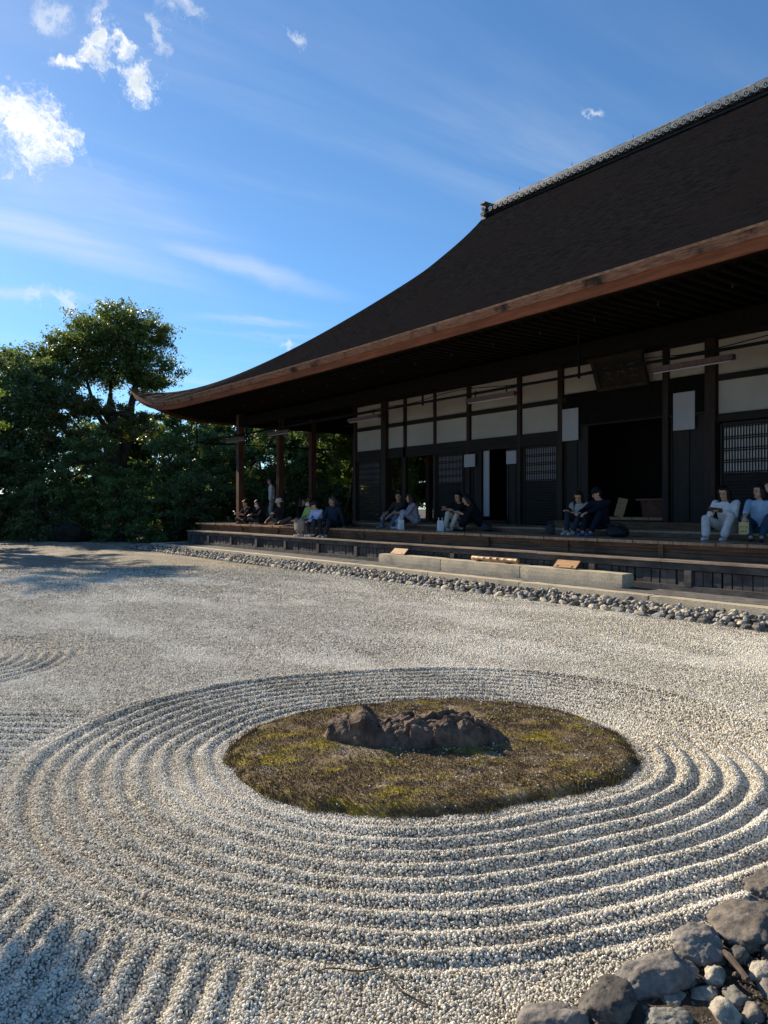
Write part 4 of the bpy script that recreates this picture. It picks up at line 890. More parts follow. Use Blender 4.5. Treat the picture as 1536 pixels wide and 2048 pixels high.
def tree(name, base, label, blobs, n, size, mat, trunks, seed, cat='tree', group=None, **k):
    e = empty(name, base, label=label, cat=cat, group=group)
    V, F = leaves(blobs, n, size, seed, **k); part('crown', np_mesh('crown', V, F, mat), e)
    mb = MB(); rr = random.Random(seed)
    for pts, r0, r1 in trunks: mb.tube(pts, [r0 + (r1 - r0) * i / (len(pts) - 1) for i in range(len(pts))], 8)
    tp = Vector(trunks[0][0][-1])
    for bb_ in blobs:
        c = Vector(bb_[0]); src = min((Vector(pp) for pts, _, _ in trunks for pp in pts[1:]), key=lambda v: (v - c).length); mid = (src + c) / 2 + Vector((rr.uniform(-.3, .3), rr.uniform(-.3, .3), rr.uniform(-.25, .1)))
        mb.tube([src, mid, c, c + Vector((rr.uniform(-.5, .5), rr.uniform(-.5, .5), bb_[1][2] * .5))], [.085, .06, .035, .012], 6)
    part('trunk', mb.me('trunk', TRUNK, True), e); return e
def at(r, f, z): v = RIGHT * r + FWD * f; return (v.x, v.y, z)
# big broadleaf tree rising behind the hedge
f = 41; B0 = at(-14.7, f, 0)
bl = [(at(-14.9, f, 10.1), (1.7, 1.7, 1.5)), (at(-13.2, f, 10.2), (1.4, 1.4, 1.35)), (at(-16.3, f, 10.0), (1.3, 1.3, 1.2)), (at(-14.2, f - .5, 11.3), (1.3, 1.3, .85)), (at(-15.6, f, 11.3), (1.2, 1.2, .8)), (at(-14.3, f, 12.25), (.28, .28, .5)), (at(-12.6, f, 11.0), (.8, .8, .7)), (at(-13.0, f + .3, 8.9), (1.2, 1.2, .8)), (at(-14.6, f, 8.9), (1.5, 1.3, .7)), (at(-17.4, f, 10.3), (.9, .9, .6)), (at(-18.6, f, 9.6), (1.0, 1, .7)), (at(-19.8, f, 9.2), (1.0, 1, .6)), (at(-17.6, f, 9.2), (1.2, 1.1, .8)), (at(-16.9, f, 11.1), (.5, .5, .5)), (at(-12.7, f, 8.1), (.8, .8, .5))]
tree('camphor_tree', B0, 'tall broadleaf tree with rounded crown and forked trunk behind the hedge', bl, 46000, .18, LEAF_A,
     [([B0, at(-14.5, f, 3), at(-14.6, f, 5.4), at(-15.0, f, 7.0), at(-14.9, f, 8.8)], .36, .2), ([at(-14.5, f, 3), at(-14.0, f, 5.4), at(-13.8, f, 7.2), at(-13.4, f, 9)], .28, .15), ([at(-14.6, f, 5.0), at(-15.8, f, 6.8), at(-16.9, f, 7.6), at(-17.6, f, 8.9)], .16, .08), ([at(-15.0, f, 6.2), at(-16.0, f, 7.6), at(-16.4, f, 9)], .13, .07)], 71)
# dark evergreen to its left
f = 39; B0 = at(-18.9, f, 0)
bl = [(at(-18.9 + dx, f + df, z), (rx, rx, rz)) for dx, df, z, rx, rz in ((0, 0, 8.2, 1.6, 1.1), (1.6, 0, 7.9, 1.3, .9), (-1.6, 0, 8.5, 1.3, 1.0), (.4, -.6, 6.6, 1.7, 1.0), (2.0, 0, 6.4, 1.3, .9), (-1.7, -.4, 6.7, 1.5, 1.0), (-.2, 0, 5.2, 1.9, 1.0), (2.3, -.3, 5.1, 1.2, .7), (-2.6, 0, 5.2, 1.5, 1.0), (.4, -.4, 3.8, 2.0, 1.0), (-2.4, 0, 3.6, 1.8, 1.1))]
tree('evergreen_tree', B0, 'dark dense evergreen tree at the left picture edge', bl, 46000, .22, LEAF_B, [([B0, at(-18.8, f, 3), at(-19.0, f, 6), at(-18.7, f, 8.2)], .3, .12), ([at(-18.9, f, 4), at(-20.4, f, 6.2), at(-20.8, f, 7.5)], .16, .08)], 72)
# bronze-tinted pine in front of the big trunk
f = 38; B0 = at(-13.9, f, 0)
bl = [(at(-13.9 + dx, f + df, z), (rx, rx * .8, rz)) for dx, df, z, rx, rz in ((-1.2, 0, 6.7, 1.0, .32), (.2, .2, 6.4, .9, .3), (-2.5, 0, 6.3, 1.0, .35), (1.0, 0, 5.5, 1.0, .3), (-.6, 0, 5.2, .9, .25), (-2.8, 0, 5.0, 1.1, .4), (1.9, 0, 5.9, .8, .3))]
tree('pine_tree', B0, 'thin pine with bronze tinted pads before the forked trunk', bl, 10000, .18, LEAF_E, [([B0, at(-13.7, f, 2.5), at(-14.2, f, 4.8), at(-13.8, f, 6.4)], .16, .06)], 73)
# clipped layered shrubs
def pads(r0, f, w, h, seed, z0=.25, layers=6):
    rr = random.Random(seed); out = []
    for i in range(layers):
        t = i / (layers - 1); zz = z0 + (h - z0) * t; ww = w * (1 - .62 * t ** 1.5)
        for j in range(max(2, int(ww * 2.4))):
            px_ = r0 + rr.uniform(-ww, ww); out.append((at(px_, f + rr.uniform(-.8, .5) + .6 * t, zz + rr.uniform(-.2, .2)), (rr.uniform(.5, .95), rr.uniform(.5, .9), rr.uniform(.2, .36))))
    return out
SHR = [(-13.6, 35.0, 2.6, 4.7, 'wide clipped shrub with layered pads, second from the left of the hedge', LEAF_C), (-17.0, 35.8, 2.4, 3.9, 'dark clipped shrub at the left picture edge below the evergreen', LEAF_B),
       (-10.4, 35.4, 2.2, 4.5, 'layered clipped shrub just left of the veranda end', LEAF_C), (-8.3, 37.0, 2.0, 5.0, 'tall shrub seen behind the first open post', LEAF_C), (-6.0, 36.6, 2.2, 5.2, 'bushy shrub between the open posts of the veranda', LEAF_C),
       (-3.6, 35.5, 2.2, 5.2, 'dense shrub between the last open post and the plaster wall', LEAF_B), (-11.8, 33.6, 1.5, 2.4, 'low clipped bush before the hedge near the deck end', LEAF_C), (-15.6, 33.8, 1.6, 2.3, 'low dark bush before the hedge toward the left', LEAF_B),
       (-8.6, 33.8, 1.6, 2.6, 'low bush right behind the deck end', LEAF_B), (-20.0, 36.2, 2.2, 4.6, 'clipped shrub just beyond the left picture edge', LEAF_B), (-1.2, 35.0, 2.2, 5.0, 'shrub seen through the open bay of the hall', LEAF_C)]
for i, (r0, f, w, h, lb, lm) in enumerate(SHR):
    B0 = at(r0, f, 0); tree('clipped_shrub', B0, lb, pads(r0, f, w, h, 300 + i, layers=6 if h > 3 else 4), int(9500 * w * (h / 4.5)), .17, lm, [([B0, at(r0 + .2, f, h * .4), at(r0 - .1, f, h * .75)], .12, .05), ([at(r0 + .2, f, .3), at(r0 + .8, f, h * .5)], .09, .04)], 300 + i, 'shrub', 'shrubs of the hedge', up=.6)
# backing trees farther off, close the view under the eaves
for i, (r0, f, h, w, lb, lm) in enumerate(((-10.6, 43, 6.6, 2.6, 'mid green tree behind the hedge left of the roof corner', LEAF_C), (-6.4, 44, 6.8, 3.0, 'tree behind the hedge seen under the eaves', LEAF_C), (-1.8, 43, 6.6, 3.0, 'tree behind the hedge toward the plaster wall', LEAF_A), (-16.8, 46, 7.0, 2.6, 'dim tree far behind between the evergreen and the big tree', LEAF_B), (2.2, 40, 6.0, 2.6, 'sunlit tree seen through the open bay of the hall', LEAF_D))):
    B0 = at(r0, f, 0); rr = random.Random(500 + i); bl = [(at(r0 + rr.uniform(-w, w), f + rr.uniform(-1, 1), h * rr.uniform(.25, .95)), (rr.uniform(.9, 1.5), rr.uniform(.9, 1.4), rr.uniform(.6, 1.0))) for _ in range(16)]
    tree('backing_tree', B0, lb, bl, 32000, .27, lm, [([B0, at(r0 + .2, f, h * .4), at(r0, f, h * .8)], .22, .1)], 500 + i, group='trees behind the hedge')
B0 = at(-2.0, 31.5, 0)
tree('maple_tree', B0, 'bright yellow-green maple beside the corner of the plaster wall', [(at(-1.75 + dx, 31.5 + df, z), (rx, rx, rz)) for dx, df, z, rx, rz in ((0, 0, 4.3, .6, .5), (.5, .3, 3.6, .7, .5), (.1, 0, 2.9, .5, .4), (1.4, .5, 3.4, .9, .8), (2.2, .5, 2.6, .9, .7), (1.3, .2, 2.0, .8, .6))], 8000, .14, LEAF_D, [([B0, at(-1.4, 31.5, 2), at(-1.2, 31.6, 3.6)], .1, .04)], 81)
# trees beyond the left picture edge, whose shade lies on the far gravel
for i, (x, yy, h, w, lb) in enumerate(((1.8, 38.5, 11.4, 2.4, 'tall evergreen beyond the left picture edge whose shade crosses the far gravel'), (-2.6, 39, 11.2, 2.6, 'second tall evergreen beyond the left picture edge'), (-7.5, 38, 10.5, 2.6, 'third tall evergreen beyond the left picture edge'))):
    rr = random.Random(600 + i); bl = [((x + rr.uniform(-w, w) * (1.1 - .6 * t), yy + rr.uniform(-1.6, 1.6), 1.2 + (h - 1.6) * t), (rr.uniform(1.0, 1.6), rr.uniform(1, 1.5), rr.uniform(.7, 1.0))) for t in np.linspace(0, 1, 16)]
    tree('evergreen_tree', (x, yy, 0), lb, bl, 9000, .36, LEAF_B, [([(x, yy, 0), (x + .2, yy, h * .5), (x, yy, h * .85)], .3, .1)], 600 + i, group='evergreens along the west side')
B0 = (4.1, 30.6, 0)
tree('cloud_pine', B0, 'sunlit yellow-green foliage poking in at the left picture edge', [((4.75, 31.3, 5.5), (.5, .6, .5)), ((4.9, 31.4, 4.7), (.6, .6, .45)), ((4.0, 30.6, 6.0), (.9, .9, .6)), ((3.4, 30.3, 5.0), (1.0, .9, .5)), ((4.2, 30.4, 4.2), (.7, .8, .4)), ((3.2, 30.2, 3.4), (.9, .8, .4))], 7000, .11, LEAF_D, [([B0, (4.3, 30.6, 2.2), (4.0, 30.6, 4.4), (4.2, 30.7, 5.6)], .15, .06)], 82)
B0 = (-.72, 6.9, 0)
tree('garden_pine', B0, 'small garden pine beyond the lower left picture edge, casting the corner shade', [((-.67 + dx, 6.9 + dy, z), (rx, rx, rz)) for dx, dy, z, rx, rz in ((0, 0, 2.8, .34, .2), (.2, .05, 2.6, .28, .16), (-.4, -.2, 2.4, .4, .18), (-.3, .1, 2.05, .4, .16), (-.6, 0, 1.7, .4, .15))], 9000, .09, LEAF_C, [([B0, (-.62, 6.9, 1.2), (-.87, 6.9, 2.0), (-.69, 6.9, 2.8)], .07, .03)], 83)
for i, (r, f, a_, h, lb) in enumerate(((-13.9, 33.3, .8, .6, 'dark boulder in the shade at the foot of the hedge'),)):
    top('boulder', rock_mesh('boulder', (a_, a_ * .8, h), 700 + i, M('shade_dark_boulder', (.035, .036, .03), (.016, .017, .014), 6, rough=.95, bump=.6, spec=.1), 4, 14, .16), at(r, f, h * .35), label=lb, cat='boulder')  # dim shade under the hedge is put into the boulder's dark colour

# court walls; unseen south one added to keep low sky off the veranda
CLAY = M('clay_wall', (.42, .36, .27), (.33, .28, .21), 3, rough=.95, bump=.2, bscale=30, c3=(.24, .2, .15), s3=1.5)
def court_wall(x0, y0, x1, y1, lb):
    e = empty('garden_wall', (x0, y0, 0), label=lb, cat='wall'); a = Vector((x0, y0, 0)); c = Vector((x1, y1, 0)); dr = (c - a).normalized(); L = (c - a).length; M3 = Matrix((dr, Vector((-dr.y, dr.x, 0)), Vector((0, 0, 1)))).transposed()
    part('clay_body', MB().obox((a + c) / 2 + Vector((0, 0, .95)), (L / 2, .2, 1.0), M3).me('clay_body', CLAY), e)
    for s_ in (-1, 1): part('tile_slope', MB().obox((a + c) / 2 + M3 @ Vector((0, s_ * .22, 2.08)), (L / 2, .28, .03), M3 @ Matrix.Rotation(-s_ * .5, 3, 'X')).me('tile_slope', RTILE_D), e)
    part('coping', MB().tube([a + Vector((0, 0, 2.24)), c + Vector((0, 0, 2.24))], .09, 8).me('coping', RTILE_D), e)
court_wall(-14.5, -14, -14.5, 44, 'unseen clay wall added along the south side to block low sky')
court_wall(-14, 48.5, 34, 48.5, 'clay wall with tiled coping far behind the hedge')

# ------------------------------------------------------------------ people
SKIN = M('skin', (.52, .31, .22), (.46, .265, .185), 20, rough=.55); SKIN2 = M('skin_tan', (.42, .235, .155), (.37, .20, .135), 20, rough=.55)
HAIR = M('black_hair', (.012, .010, .009), (.006, .005, .005), 60, (3, 3, .5), .45); HAIRB = M('brown_hair', (.035, .020, .013), (.018, .011, .008), 60, (3, 3, .5), .45); HAIRG = M('grey_hair', (.09, .085, .08), (.05, .048, .045), 60, (3, 3, .5), .6)
EYEM = solid('eye_dark', (.02, .015, .012), .3); LIPM = solid('lips', (.30, .10, .085), .5); WHITEM = solid('white_cloth', (.74, .74, .75), .85)
_cm = {}
def cloth(c):
    if c not in _cm:
        m, q, p, o = new_mat('cloth_%d' % len(_cm)); g = q.n('ShaderNodeTexCoord').outputs['Object']
        q.link(q.mix(q.smooth(q.noise(g, 9, 4, .6), .35, .65), c, tuple(v * .82 for v in c)), p.inputs['Base Color']); p.inputs['Roughness'].default_value = .9; p.inputs['Specular IOR Level'].default_value = .15
        bp = q.n('ShaderNodeBump'); bp.inputs['Strength'].default_value = .7; bp.inputs['Distance'].default_value = .025; q.link(q.noise(q.vec('MULTIPLY', g, (1, 1, .6)), 11, 3, .6, 1.2), bp.inputs['Height']); q.link(bp.outputs[0], p.inputs['Normal']); _cm[c] = m
    return _cm[c]
def ik(a, b, l1, l2, pole):
    a, b, pole = Vector(a), Vector(b), Vector(pole); dv = b - a; L = min(dv.length, (l1 + l2) * .999); dn = dv.normalized(); x = (l1 * l1 - l2 * l2 + L * L) / (2 * L); h = math.sqrt(max(0, l1 * l1 - x * x))
    pv = pole - dn * pole.dot(dn); pv = pv.normalized() if pv.length > 1e-4 else Vector((1, 0, 0)); return a + dn * x + pv * h, a + dn * L
def fuse(o, vox, dec=None, sm=3):
    m_ = o.modifiers.new('fuse', 'REMESH'); m_.mode = 'VOXEL'; m_.voxel_size = vox; m_.use_smooth_shade = True
    if sm: m_ = o.modifiers.new('soft', 'SMOOTH'); m_.iterations = sm; m_.factor = .5
    if dec: m_ = o.modifiers.new('light', 'DECIMATE'); m_.ratio = dec
def hand(mb, w, dr, nrm, side, s=1.0, curl=.6):
    """palm, four fingers with a knuckle bend, thumb from the side of the palm. dr points along the hand, nrm out of the back of it"""
    dr = Vector(dr).normalized(); nrm = Vector(nrm); nrm = (nrm - dr * nrm.dot(dr)).normalized(); ac = dr.cross(nrm) * side; w = Vector(w)
    M3 = Matrix((ac, dr, nrm)).transposed(); mb.ellipsoid(w + dr * .045 * s, (.042 * s, .055 * s, .018 * s), M3, 10, 6)
    for i, ln in enumerate((.066, .076, .071, .055)):
        k0 = w + dr * .088 * s + ac * (-.030 + .020 * i) * s; d1 = (dr - nrm * curl * .6).normalized(); d2 = (dr * .6 - nrm * curl * 1.5).normalized()
        k1 = k0 + d1 * ln * .55 * s; k2 = k1 + d2 * ln * .5 * s; mb.capsule(k0 - dr * .02 * s, k1, .0095 * s, .0088 * s, 7); mb.capsule(k1, k2, .0088 * s, .0075 * s, 7)
    t0 = w + dr * .025 * s - ac * .034 * s; t1 = t0 + (dr * .55 - ac * .7 - nrm * .3).normalized() * .04 * s; t2 = t1 + (dr * .9 - nrm * .5).normalized() * .032 * s
    mb.capsule(t0, t1, .012 * s, .0105 * s, 7); mb.capsule(t1, t2, .0105 * s, .0085 * s, 7)
def person(loc, face, label, pelvis, chest, feet, hands, top_c, leg_c, hair='short', hair_m=None, shoe_c=(.7, .7, .72), sleeve='long', head_yaw=0, head_pitch=0, s=1.0, hat=None, hat_c=None, mask=False, knee_pole=(0, .6, 1), skin=None, skirt=False, vox=.009, elbow_out=1.0, hand_dir=None, hand_n=None, open_cuff=False, knees=None, bare_feet=False, slim=1.0, flare=0):
    skin = skin or SKIN; e = empty('person', loc, math.radians(face), label=label, cat='person')
    pel = Vector(pelvis) * s; che = Vector(chest) * s; up = (che - pel).normalized(); xa = Vector((1, 0, 0)); fw = up.cross(xa) * -1; fw = xa.cross(up) * -1
    nb = che + up * .17 * s + Vector((0, .012, 0)); 
    hy, hp = math.radians(head_yaw), math.radians(head_pitch); H3 = Matrix.Rotation(hy, 3, 'Z') @ Matrix.Rotation(hp, 3, 'X')
    hc = nb + (up * .3 + Vector((0, 0, .7))).normalized() * .05 * s + H3 @ Vector((0, .035, .085)) * s
    def hd(x, y, z): return hc + H3 @ (Vector((x, y, z)) * s)
    w_ = slim
    def torso(mb, gx=0, low=True, high=True):
        R_ = []
        if low: R_ += [(pel - up * .09 * s, .10, .09), (pel - up * .03 * s, .155 * w_, .115), (pel + up * .05 * s, .16 * w_, .115)]
        R_ += [(pel.lerp(che, .45), .135 * w_, .10), (che - up * .03 * s, .152 * w_, .108), (che + up * .06 * s, .165 * w_, .10), (che + up * .12 * s, .16 * w_, .078), (che + up * .155 * s, .085 * w_, .06)]
        mb.loft([(c, xa, fw, (a + gx) * s, (bb + gx) * s) for c, a, bb in R_], 18)
    sh = [che + up * .11 * s + xa * sd * .175 * s * w_ for sd in (1, -1)]; hp_ = [pel + xa * sd * .09 * s - up * .02 * s for sd in (1, -1)]
    arms = []
    for i, sd in enumerate((1, -1)):
        el, wr = ik(sh[i], Vector(hands[i]) * s, .285 * s, .245 * s, Vector((sd * .8 * elbow_out, -.5, -.7))); arms.append((sh[i], el, wr))
    legs = []
    for i, sd in enumerate((1, -1)):
        pole = Vector(knees[i]) if knees else Vector((sd * .25, knee_pole[1], knee_pole[2])); kn, an = ik(hp_[i], Vector(feet[i]) * s + Vector((0, 0, .075)) * s, .42 * s, .40 * s, pole); legs.append((hp_[i], kn, an))
    # body
    mb = MB(); torso(mb); mb.capsule(che + up * .12 * s, hc - Vector((0, 0, .06)) * s, .058 * s, .05 * s)
    mb.ellipsoid(hd(0, -.008, .025), (.074 * s, .092 * s, .098 * s), H3, 16, 12); mb.ellipsoid(hd(0, .018, -.045), (.057 * s, .066 * s, .075 * s), H3, 14, 10)
    mb.capsule(hd(0, .086, .015), hd(0, .103, -.022), .009 * s, .014 * s, 8); mb.ellipsoid(hd(0, .07, -.098), (.026 * s, .02 * s, .018 * s), H3, 8, 6); mb.ellipsoid(hd(0, .075, -.062), (.026 * s, .016 * s, .012 * s), H3, 8, 6)
    for sd in (1, -1): mb.ellipsoid(hd(sd * .076, -.005, -.01), (.010 * s, .018 * s, .03 * s), H3, 8, 6)
    for i, (a, el, wr) in enumerate(arms):
        mb.capsule(a, el, .046 * s, .036 * s); mb.capsule(el, wr, .037 * s, .024 * s)
        dr = (Vector(hand_dir[i]) if hand_dir and hand_dir[i] else (wr - el)); nn = Vector(hand_n[i]) if hand_n and hand_n[i] else Vector((0, .3, 1)); hand(mb, wr, dr, nn, (1, -1)[i], s)
    for i, (a, kn, an) in enumerate(legs):
        mb.capsule(a, kn, .075 * s, .05 * s); mb.capsule(kn, an, .05 * s, .034 * s); ft = an + Vector((0, .13, -.05)) * s; mb.capsule(an + Vector((0, -.01, -.035)) * s, ft, .034 * s, .028 * s)
    o = bpy.data.objects.new('body', mb.me('body', skin, True)); COL.objects.link(o); o.parent = e; fuse(o, vox, .5, 2)
    # features
    for sd in (1, -1):
        for nm, me_ in (('eye', MB().ellipsoid(hd(sd * .031, .081, .004), (.0135 * s, .006 * s, .0065 * s), H3, 8, 6).me('eye', EYEM, True)), ('eyebrow', MB().capsule(hd(sd * .018, .085, .024), hd(sd * .048, .074, .024), .004 * s, .003 * s, 6).me('eyebrow', HAIR, True))):
            o = bpy.data.objects.new(nm, me_); COL.objects.link(o); o.parent = e
    if not mask: o = bpy.data.objects.new('mouth', MB().ellipsoid(hd(0, .088, -.062), (.024 * s, .007 * s, .008 * s), H3, 8, 6).me('mouth', LIPM, True)); COL.objects.link(o); o.parent = e
    else:
        o = bpy.data.objects.new('face_mask', MB().ellipsoid(hd(0, .045, -.055), (.066 * s, .066 * s, .058 * s), H3, 14, 10).me('face_mask', WHITEM, True)); COL.objects.link(o); o.parent = e
    # hair
    hm = hair_m or HAIR; mb = MB(); mb.ellipsoid(hd(0, -.026, .045), (.086 * s, .094 * s, .092 * s), H3, 16, 12); mb.ellipsoid(hd(0, -.045, -.01), (.083 * s, .07 * s, .085 * s), H3, 14, 10); mb.ellipsoid(hd(0, .045, .088), (.06 * s, .045 * s, .028 * s), H3, 12, 8)
    if hair in ('long', 'bob'):
        ln = .34 if hair == 'long' else .16
        for k in range(9):
            w = math.radians(-200 + 220 * k / 8 + 0); x, y_ = .082 * math.cos(w), .078 * math.sin(w) - .02
            a = hd(x, y_, .02); low = hd(x * 1.02, y_ - .01, -.10); tip = low + Vector((x * .35, (y_ - .03) * .6 - .02, -ln + .1)) * s
            if tip.z < .12 * s: tip.z = .12 * s
            mb.capsule(a, low, .034 * s, .033 * s, 8); mb.capsule(low, tip, .033 * s, .018 * s, 8)
    o = bpy.data.objects.new('hair', mb.me('hair', hm, True)); COL.objects.link(o); o.parent = e; fuse(o, .011, .6, 3)
    # clothes
    tc = cloth(top_c); mb = MB(); torso(mb, .020, True)
    for a, el, wr in arms:
        mb.capsule(a - xa * 0, el, .064 * s, .052 * s)
        if sleeve == 'long': mb.capsule(el, el.lerp(wr, .93), .053 * s, (.046 if open_cuff else .037) * s)
        elif sleeve == 'mid': mb.capsule(el, el.lerp(wr, .35), .054 * s, .048 * s)
    o = bpy.data.objects.new('top', mb.me('top', tc, True)); COL.objects.link(o); o.parent = e; fuse(o, .013, .6, 2)
    lc = cloth(leg_c); mb = MB(); mb.loft([(pel - up * .10 * s, xa, fw, .13 * s * w_, .115 * s), (pel - up * .02 * s, xa, fw, .178 * s * w_, .140 * s), (pel + up * .08 * s, xa, fw, .165 * s * w_, .125 * s)], 16)
    for a, kn, an in legs:
        mb.capsule(a, kn, .098 * s, .072 * s); mb.capsule(kn, kn.lerp(an, .88), .072 * s, (.056 + flare) * s)
    if skirt:
        (a0, k0, n0_), (a1, k1, n1_) = legs
        mb.loft([((a0 + a1) / 2, xa, (0, .4, .9), .19 * s, .10 * s), ((k0 + k1) / 2 + Vector((0, 0, -.03)), xa, (0, .8, -.4), (abs(k0.x - k1.x) / 2 + .09 * s), .085 * s), ((k0 + k1) / 2 * .35 + (n0_ + n1_) / 2 * .65, xa, (0, 1, 0), (abs(n0_.x - n1_.x) / 2 + .12 * s), .11 * s), ((n0_ + n1_) / 2 + Vector((0, 0, .10)) * s, xa, (0, 1, 0), (abs(n0_.x - n1_.x) / 2 + .13 * s), .12 * s)], 18)
    o = bpy.data.objects.new('skirt' if skirt else 'trousers', mb.me('trousers', lc, True)); COL.objects.link(o); o.parent = e; fuse(o, .014, .6, 2)
    if not bare_feet:
        for a, kn, an in legs:
            d0 = an + Vector((0, -.035, -.045)) * s; mb = MB().capsule(d0, d0 + Vector((0, .19, -.004)) * s, .036 * s, .030 * s, 12); mb.capsule(d0 + Vector((0, .02, 0)) * s, an.lerp(kn, .10), .038 * s, .038 * s, 12)
            o = bpy.data.objects.new('shoe', mb.me('shoe', cloth(shoe_c), True)); COL.objects.link(o); o.parent = e; fuse(o, .011, None, 2)
    if hat:
        mb = MB()
        if hat == 'cap': mb.ellipsoid(hd(0, -.015, .06), (.092 * s, .102 * s, .082 * s), H3, 16, 10); mb.loft([(hd(0, .06, .052), H3 @ xa, H3 @ Vector((0, .3, .95)), .075 * s, .012 * s), (hd(0, .155, .035), H3 @ xa, H3 @ Vector((0, .3, .95)), .055 * s, .010 * s)], 12)
        else: mb.loft([(hd(0, 0, .02), H3 @ xa, H3 @ Vector((0, 1, 0)), .145 * s, .15 * s), (hd(0, 0, .035), H3 @ xa, H3 @ Vector((0, 1, 0)), .13 * s, .135 * s), (hd(0, -.005, .07), H3 @ xa, H3 @ Vector((0, 1, 0)), .10 * s, .11 * s), (hd(0, -.005, .135), H3 @ xa, H3 @ Vector((0, 1, 0)), .088 * s, .098 * s), (hd(0, -.005, .15), H3 @ xa, H3 @ Vector((0, 1, 0)), .06 * s, .065 * s)], 18)
        o = bpy.data.objects.new('hat', mb.me('hat', cloth(hat_c), True)); COL.objects.link(o); o.parent = e; fuse(o, .009, None, 1)
    W4 = Matrix.Translation(loc) @ Matrix.Rotation(math.radians(face), 4, 'Z')
    return e, W4, arms, hd, s
def held(name, W4, c, half, rot, mat, label, cat):
    R4 = W4 @ Matrix.Translation(c) @ rot.to_4x4(); me_ = MB().obox((0, 0, 0), half, Matrix.Identity(3)).me(name, mat); o = top(name, me_, label=label, cat=cat); o.matrix_world = R4; return o
RX_ = lambda a: Matrix.Rotation(math.radians(a), 3, 'X'); RZ_ = lambda a: Matrix.Rotation(math.radians(a), 3, 'Z')
PHONE = solid('phone_glass', (.02, .02, .025), .2)
KN_PEL, KN_CH = (0, 0, .11), (0, .06, .40)      # sitting with the knees drawn up; seat is 0.12 above the feet
def knees_feet(sp=.09, d=.56, z=-.12): return [(sp, d, z), (-sp, d, z)]
S0 = IZ
# woman in white
_, W4, ar, hd, s = person((12.62, 6.9, S0), 100, 'woman in white sweater and white trousers reading a booklet', KN_PEL, (0, .10, .41), [(.17, .60, -.12), (-.12, .58, -.12)], [(.10, .46, .36), (-.06, .48, .37)], (.72, .73, .76), (.70, .68, .66), 'long', shoe_c=(.74, .74, .78), head_yaw=-4, head_pitch=-18, vox=.007, flare=.018, knees=[(.7, .5, 1), (-.25, .6, 1)], elbow_out=.8)
held('booklet', W4, Vector((.02, .58, .40)), (.11, .075, .008), RX_(25) @ RZ_(20), solid('booklet_dark', (.10, .075, .05), .5), 'dark open booklet held by the woman in white', 'booklet')
# person in blue denim shirt, hand on head
_, W4, ar, hd, s = person((12.66, 6.36, S0), 112, 'person in pale blue shirt with one hand on the head at the right picture edge', KN_PEL, (0, .02, .41), [(.10, .58, -.12), (-.06, .60, -.12)], [(.20, .52, .26), (-.13, .12, .70)], (.36, .52, .72), (.035, .07, .11), 'bob', shoe_c=(.03, .035, .045), head_yaw=-38, head_pitch=-4, sleeve='mid', vox=.007, hand_dir=[(.1, .4, -.9), (.25, -.1, .95)], hand_n=[(0, 1, .2), (0, 1, 0)], knees=[(.5, .5, 1), (-.3, .6, 1)], open_cuff=True)
YEL = M('booklet_yellow', (.62, .50, .22), (.55, .43, .18), 8, rough=.7)
bk_ = held('booklet', W4, Vector((.20, .60, .10)), (.075, .006, .10), RX_(-8), YEL, 'yellow booklet with dark print hanging from the hand of the person in blue', 'booklet')
for x, z in ((-.04, .02), (.0, .03), (.04, .02), (-.03, -.05), (.01, -.05), (.04, -.05)):
    o = bpy.data.objects.new('print_mark', MB().box(x - .010, x + .010, .0062, .0072, z - .008, z + .008).me('print_mark', EYEM)); COL.objects.link(o); o.parent = bk_
# couple in front of the central doorway
_, W4, ar, hd, s = person((12.62, 10.02, S0), 96, 'woman in grey cardigan and dark trousers leaning over her knees', KN_PEL, (0, .10, .39), knees_feet(.07, .52), [(.16, .44, .02), (-.02, .50, .36)], (.36, .35, .33), (.030, .045, .058), 'long', HAIRB, shoe_c=(.62, .62, .66), head_yaw=20, head_pitch=-26, sleeve='mid', vox=.008)
held('phone', W4, Vector((-.06, .60, .40)), (.036, .07, .005), RX_(35), PHONE, 'phone held between the woman in grey cardigan and the man in navy', 'phone')
person((12.62, 9.56, S0), 96, 'man in navy jacket and cap with blue slippers and wristwatch', KN_PEL, (0, .04, .44), knees_feet(.09, .56), [(.22, .50, .34), (.06, .54, .32)], (.012, .016, .030), (.014, .018, .034), 'short', shoe_c=(.09, .17, .50), head_yaw=-38, head_pitch=-26, hat='cap', hat_c=(.012, .013, .018), vox=.008)
# pair with phones
_, W4, ar, hd, s = person((12.62, 13.72, S0), 98, 'woman in black top and cream trousers holding a phone out', KN_PEL, (0, .06, .40), knees_feet(.09, .54), [(.14, .52, .44), (.02, .52, .40)], (.016, .016, .018), (.62, .57, .48), 'bob', shoe_c=(.75, .75, .78), head_yaw=-4, head_pitch=-8, sleeve='mid', vox=.008)
held('phone', W4, Vector((.10, .64, .50)), (.036, .07, .005), RX_(50), PHONE, 'phone in the raised hands of the woman in cream trousers', 'phone')
_, W4, ar, hd, s = person((12.55, 13.08, S0 - .02), 62, 'crouching person all in black leaning toward the woman in cream trousers', (0, -.05, .13), (.0, .12, .40), [(.08, .42, -.10), (-.10, .40, -.10)], [(.10, .50, .34), (-.06, .48, .34)], (.013, .014, .017), (.012, .013, .016), 'bob', shoe_c=(.015, .015, .018), head_yaw=-6, head_pitch=-25, vox=.009, sleeve='mid', skirt=True)
held('phone', W4, Vector((.06, .60, .40)), (.036, .07, .005), RX_(40), PHONE, 'phone held by the crouching person in black', 'phone')
soft_bag('shoulder_bag', 12.35, 12.6, DZ, (.09, .16, .12), 44, 'dark shoulder bag behind the crouching person in black', NYLON2, .3)
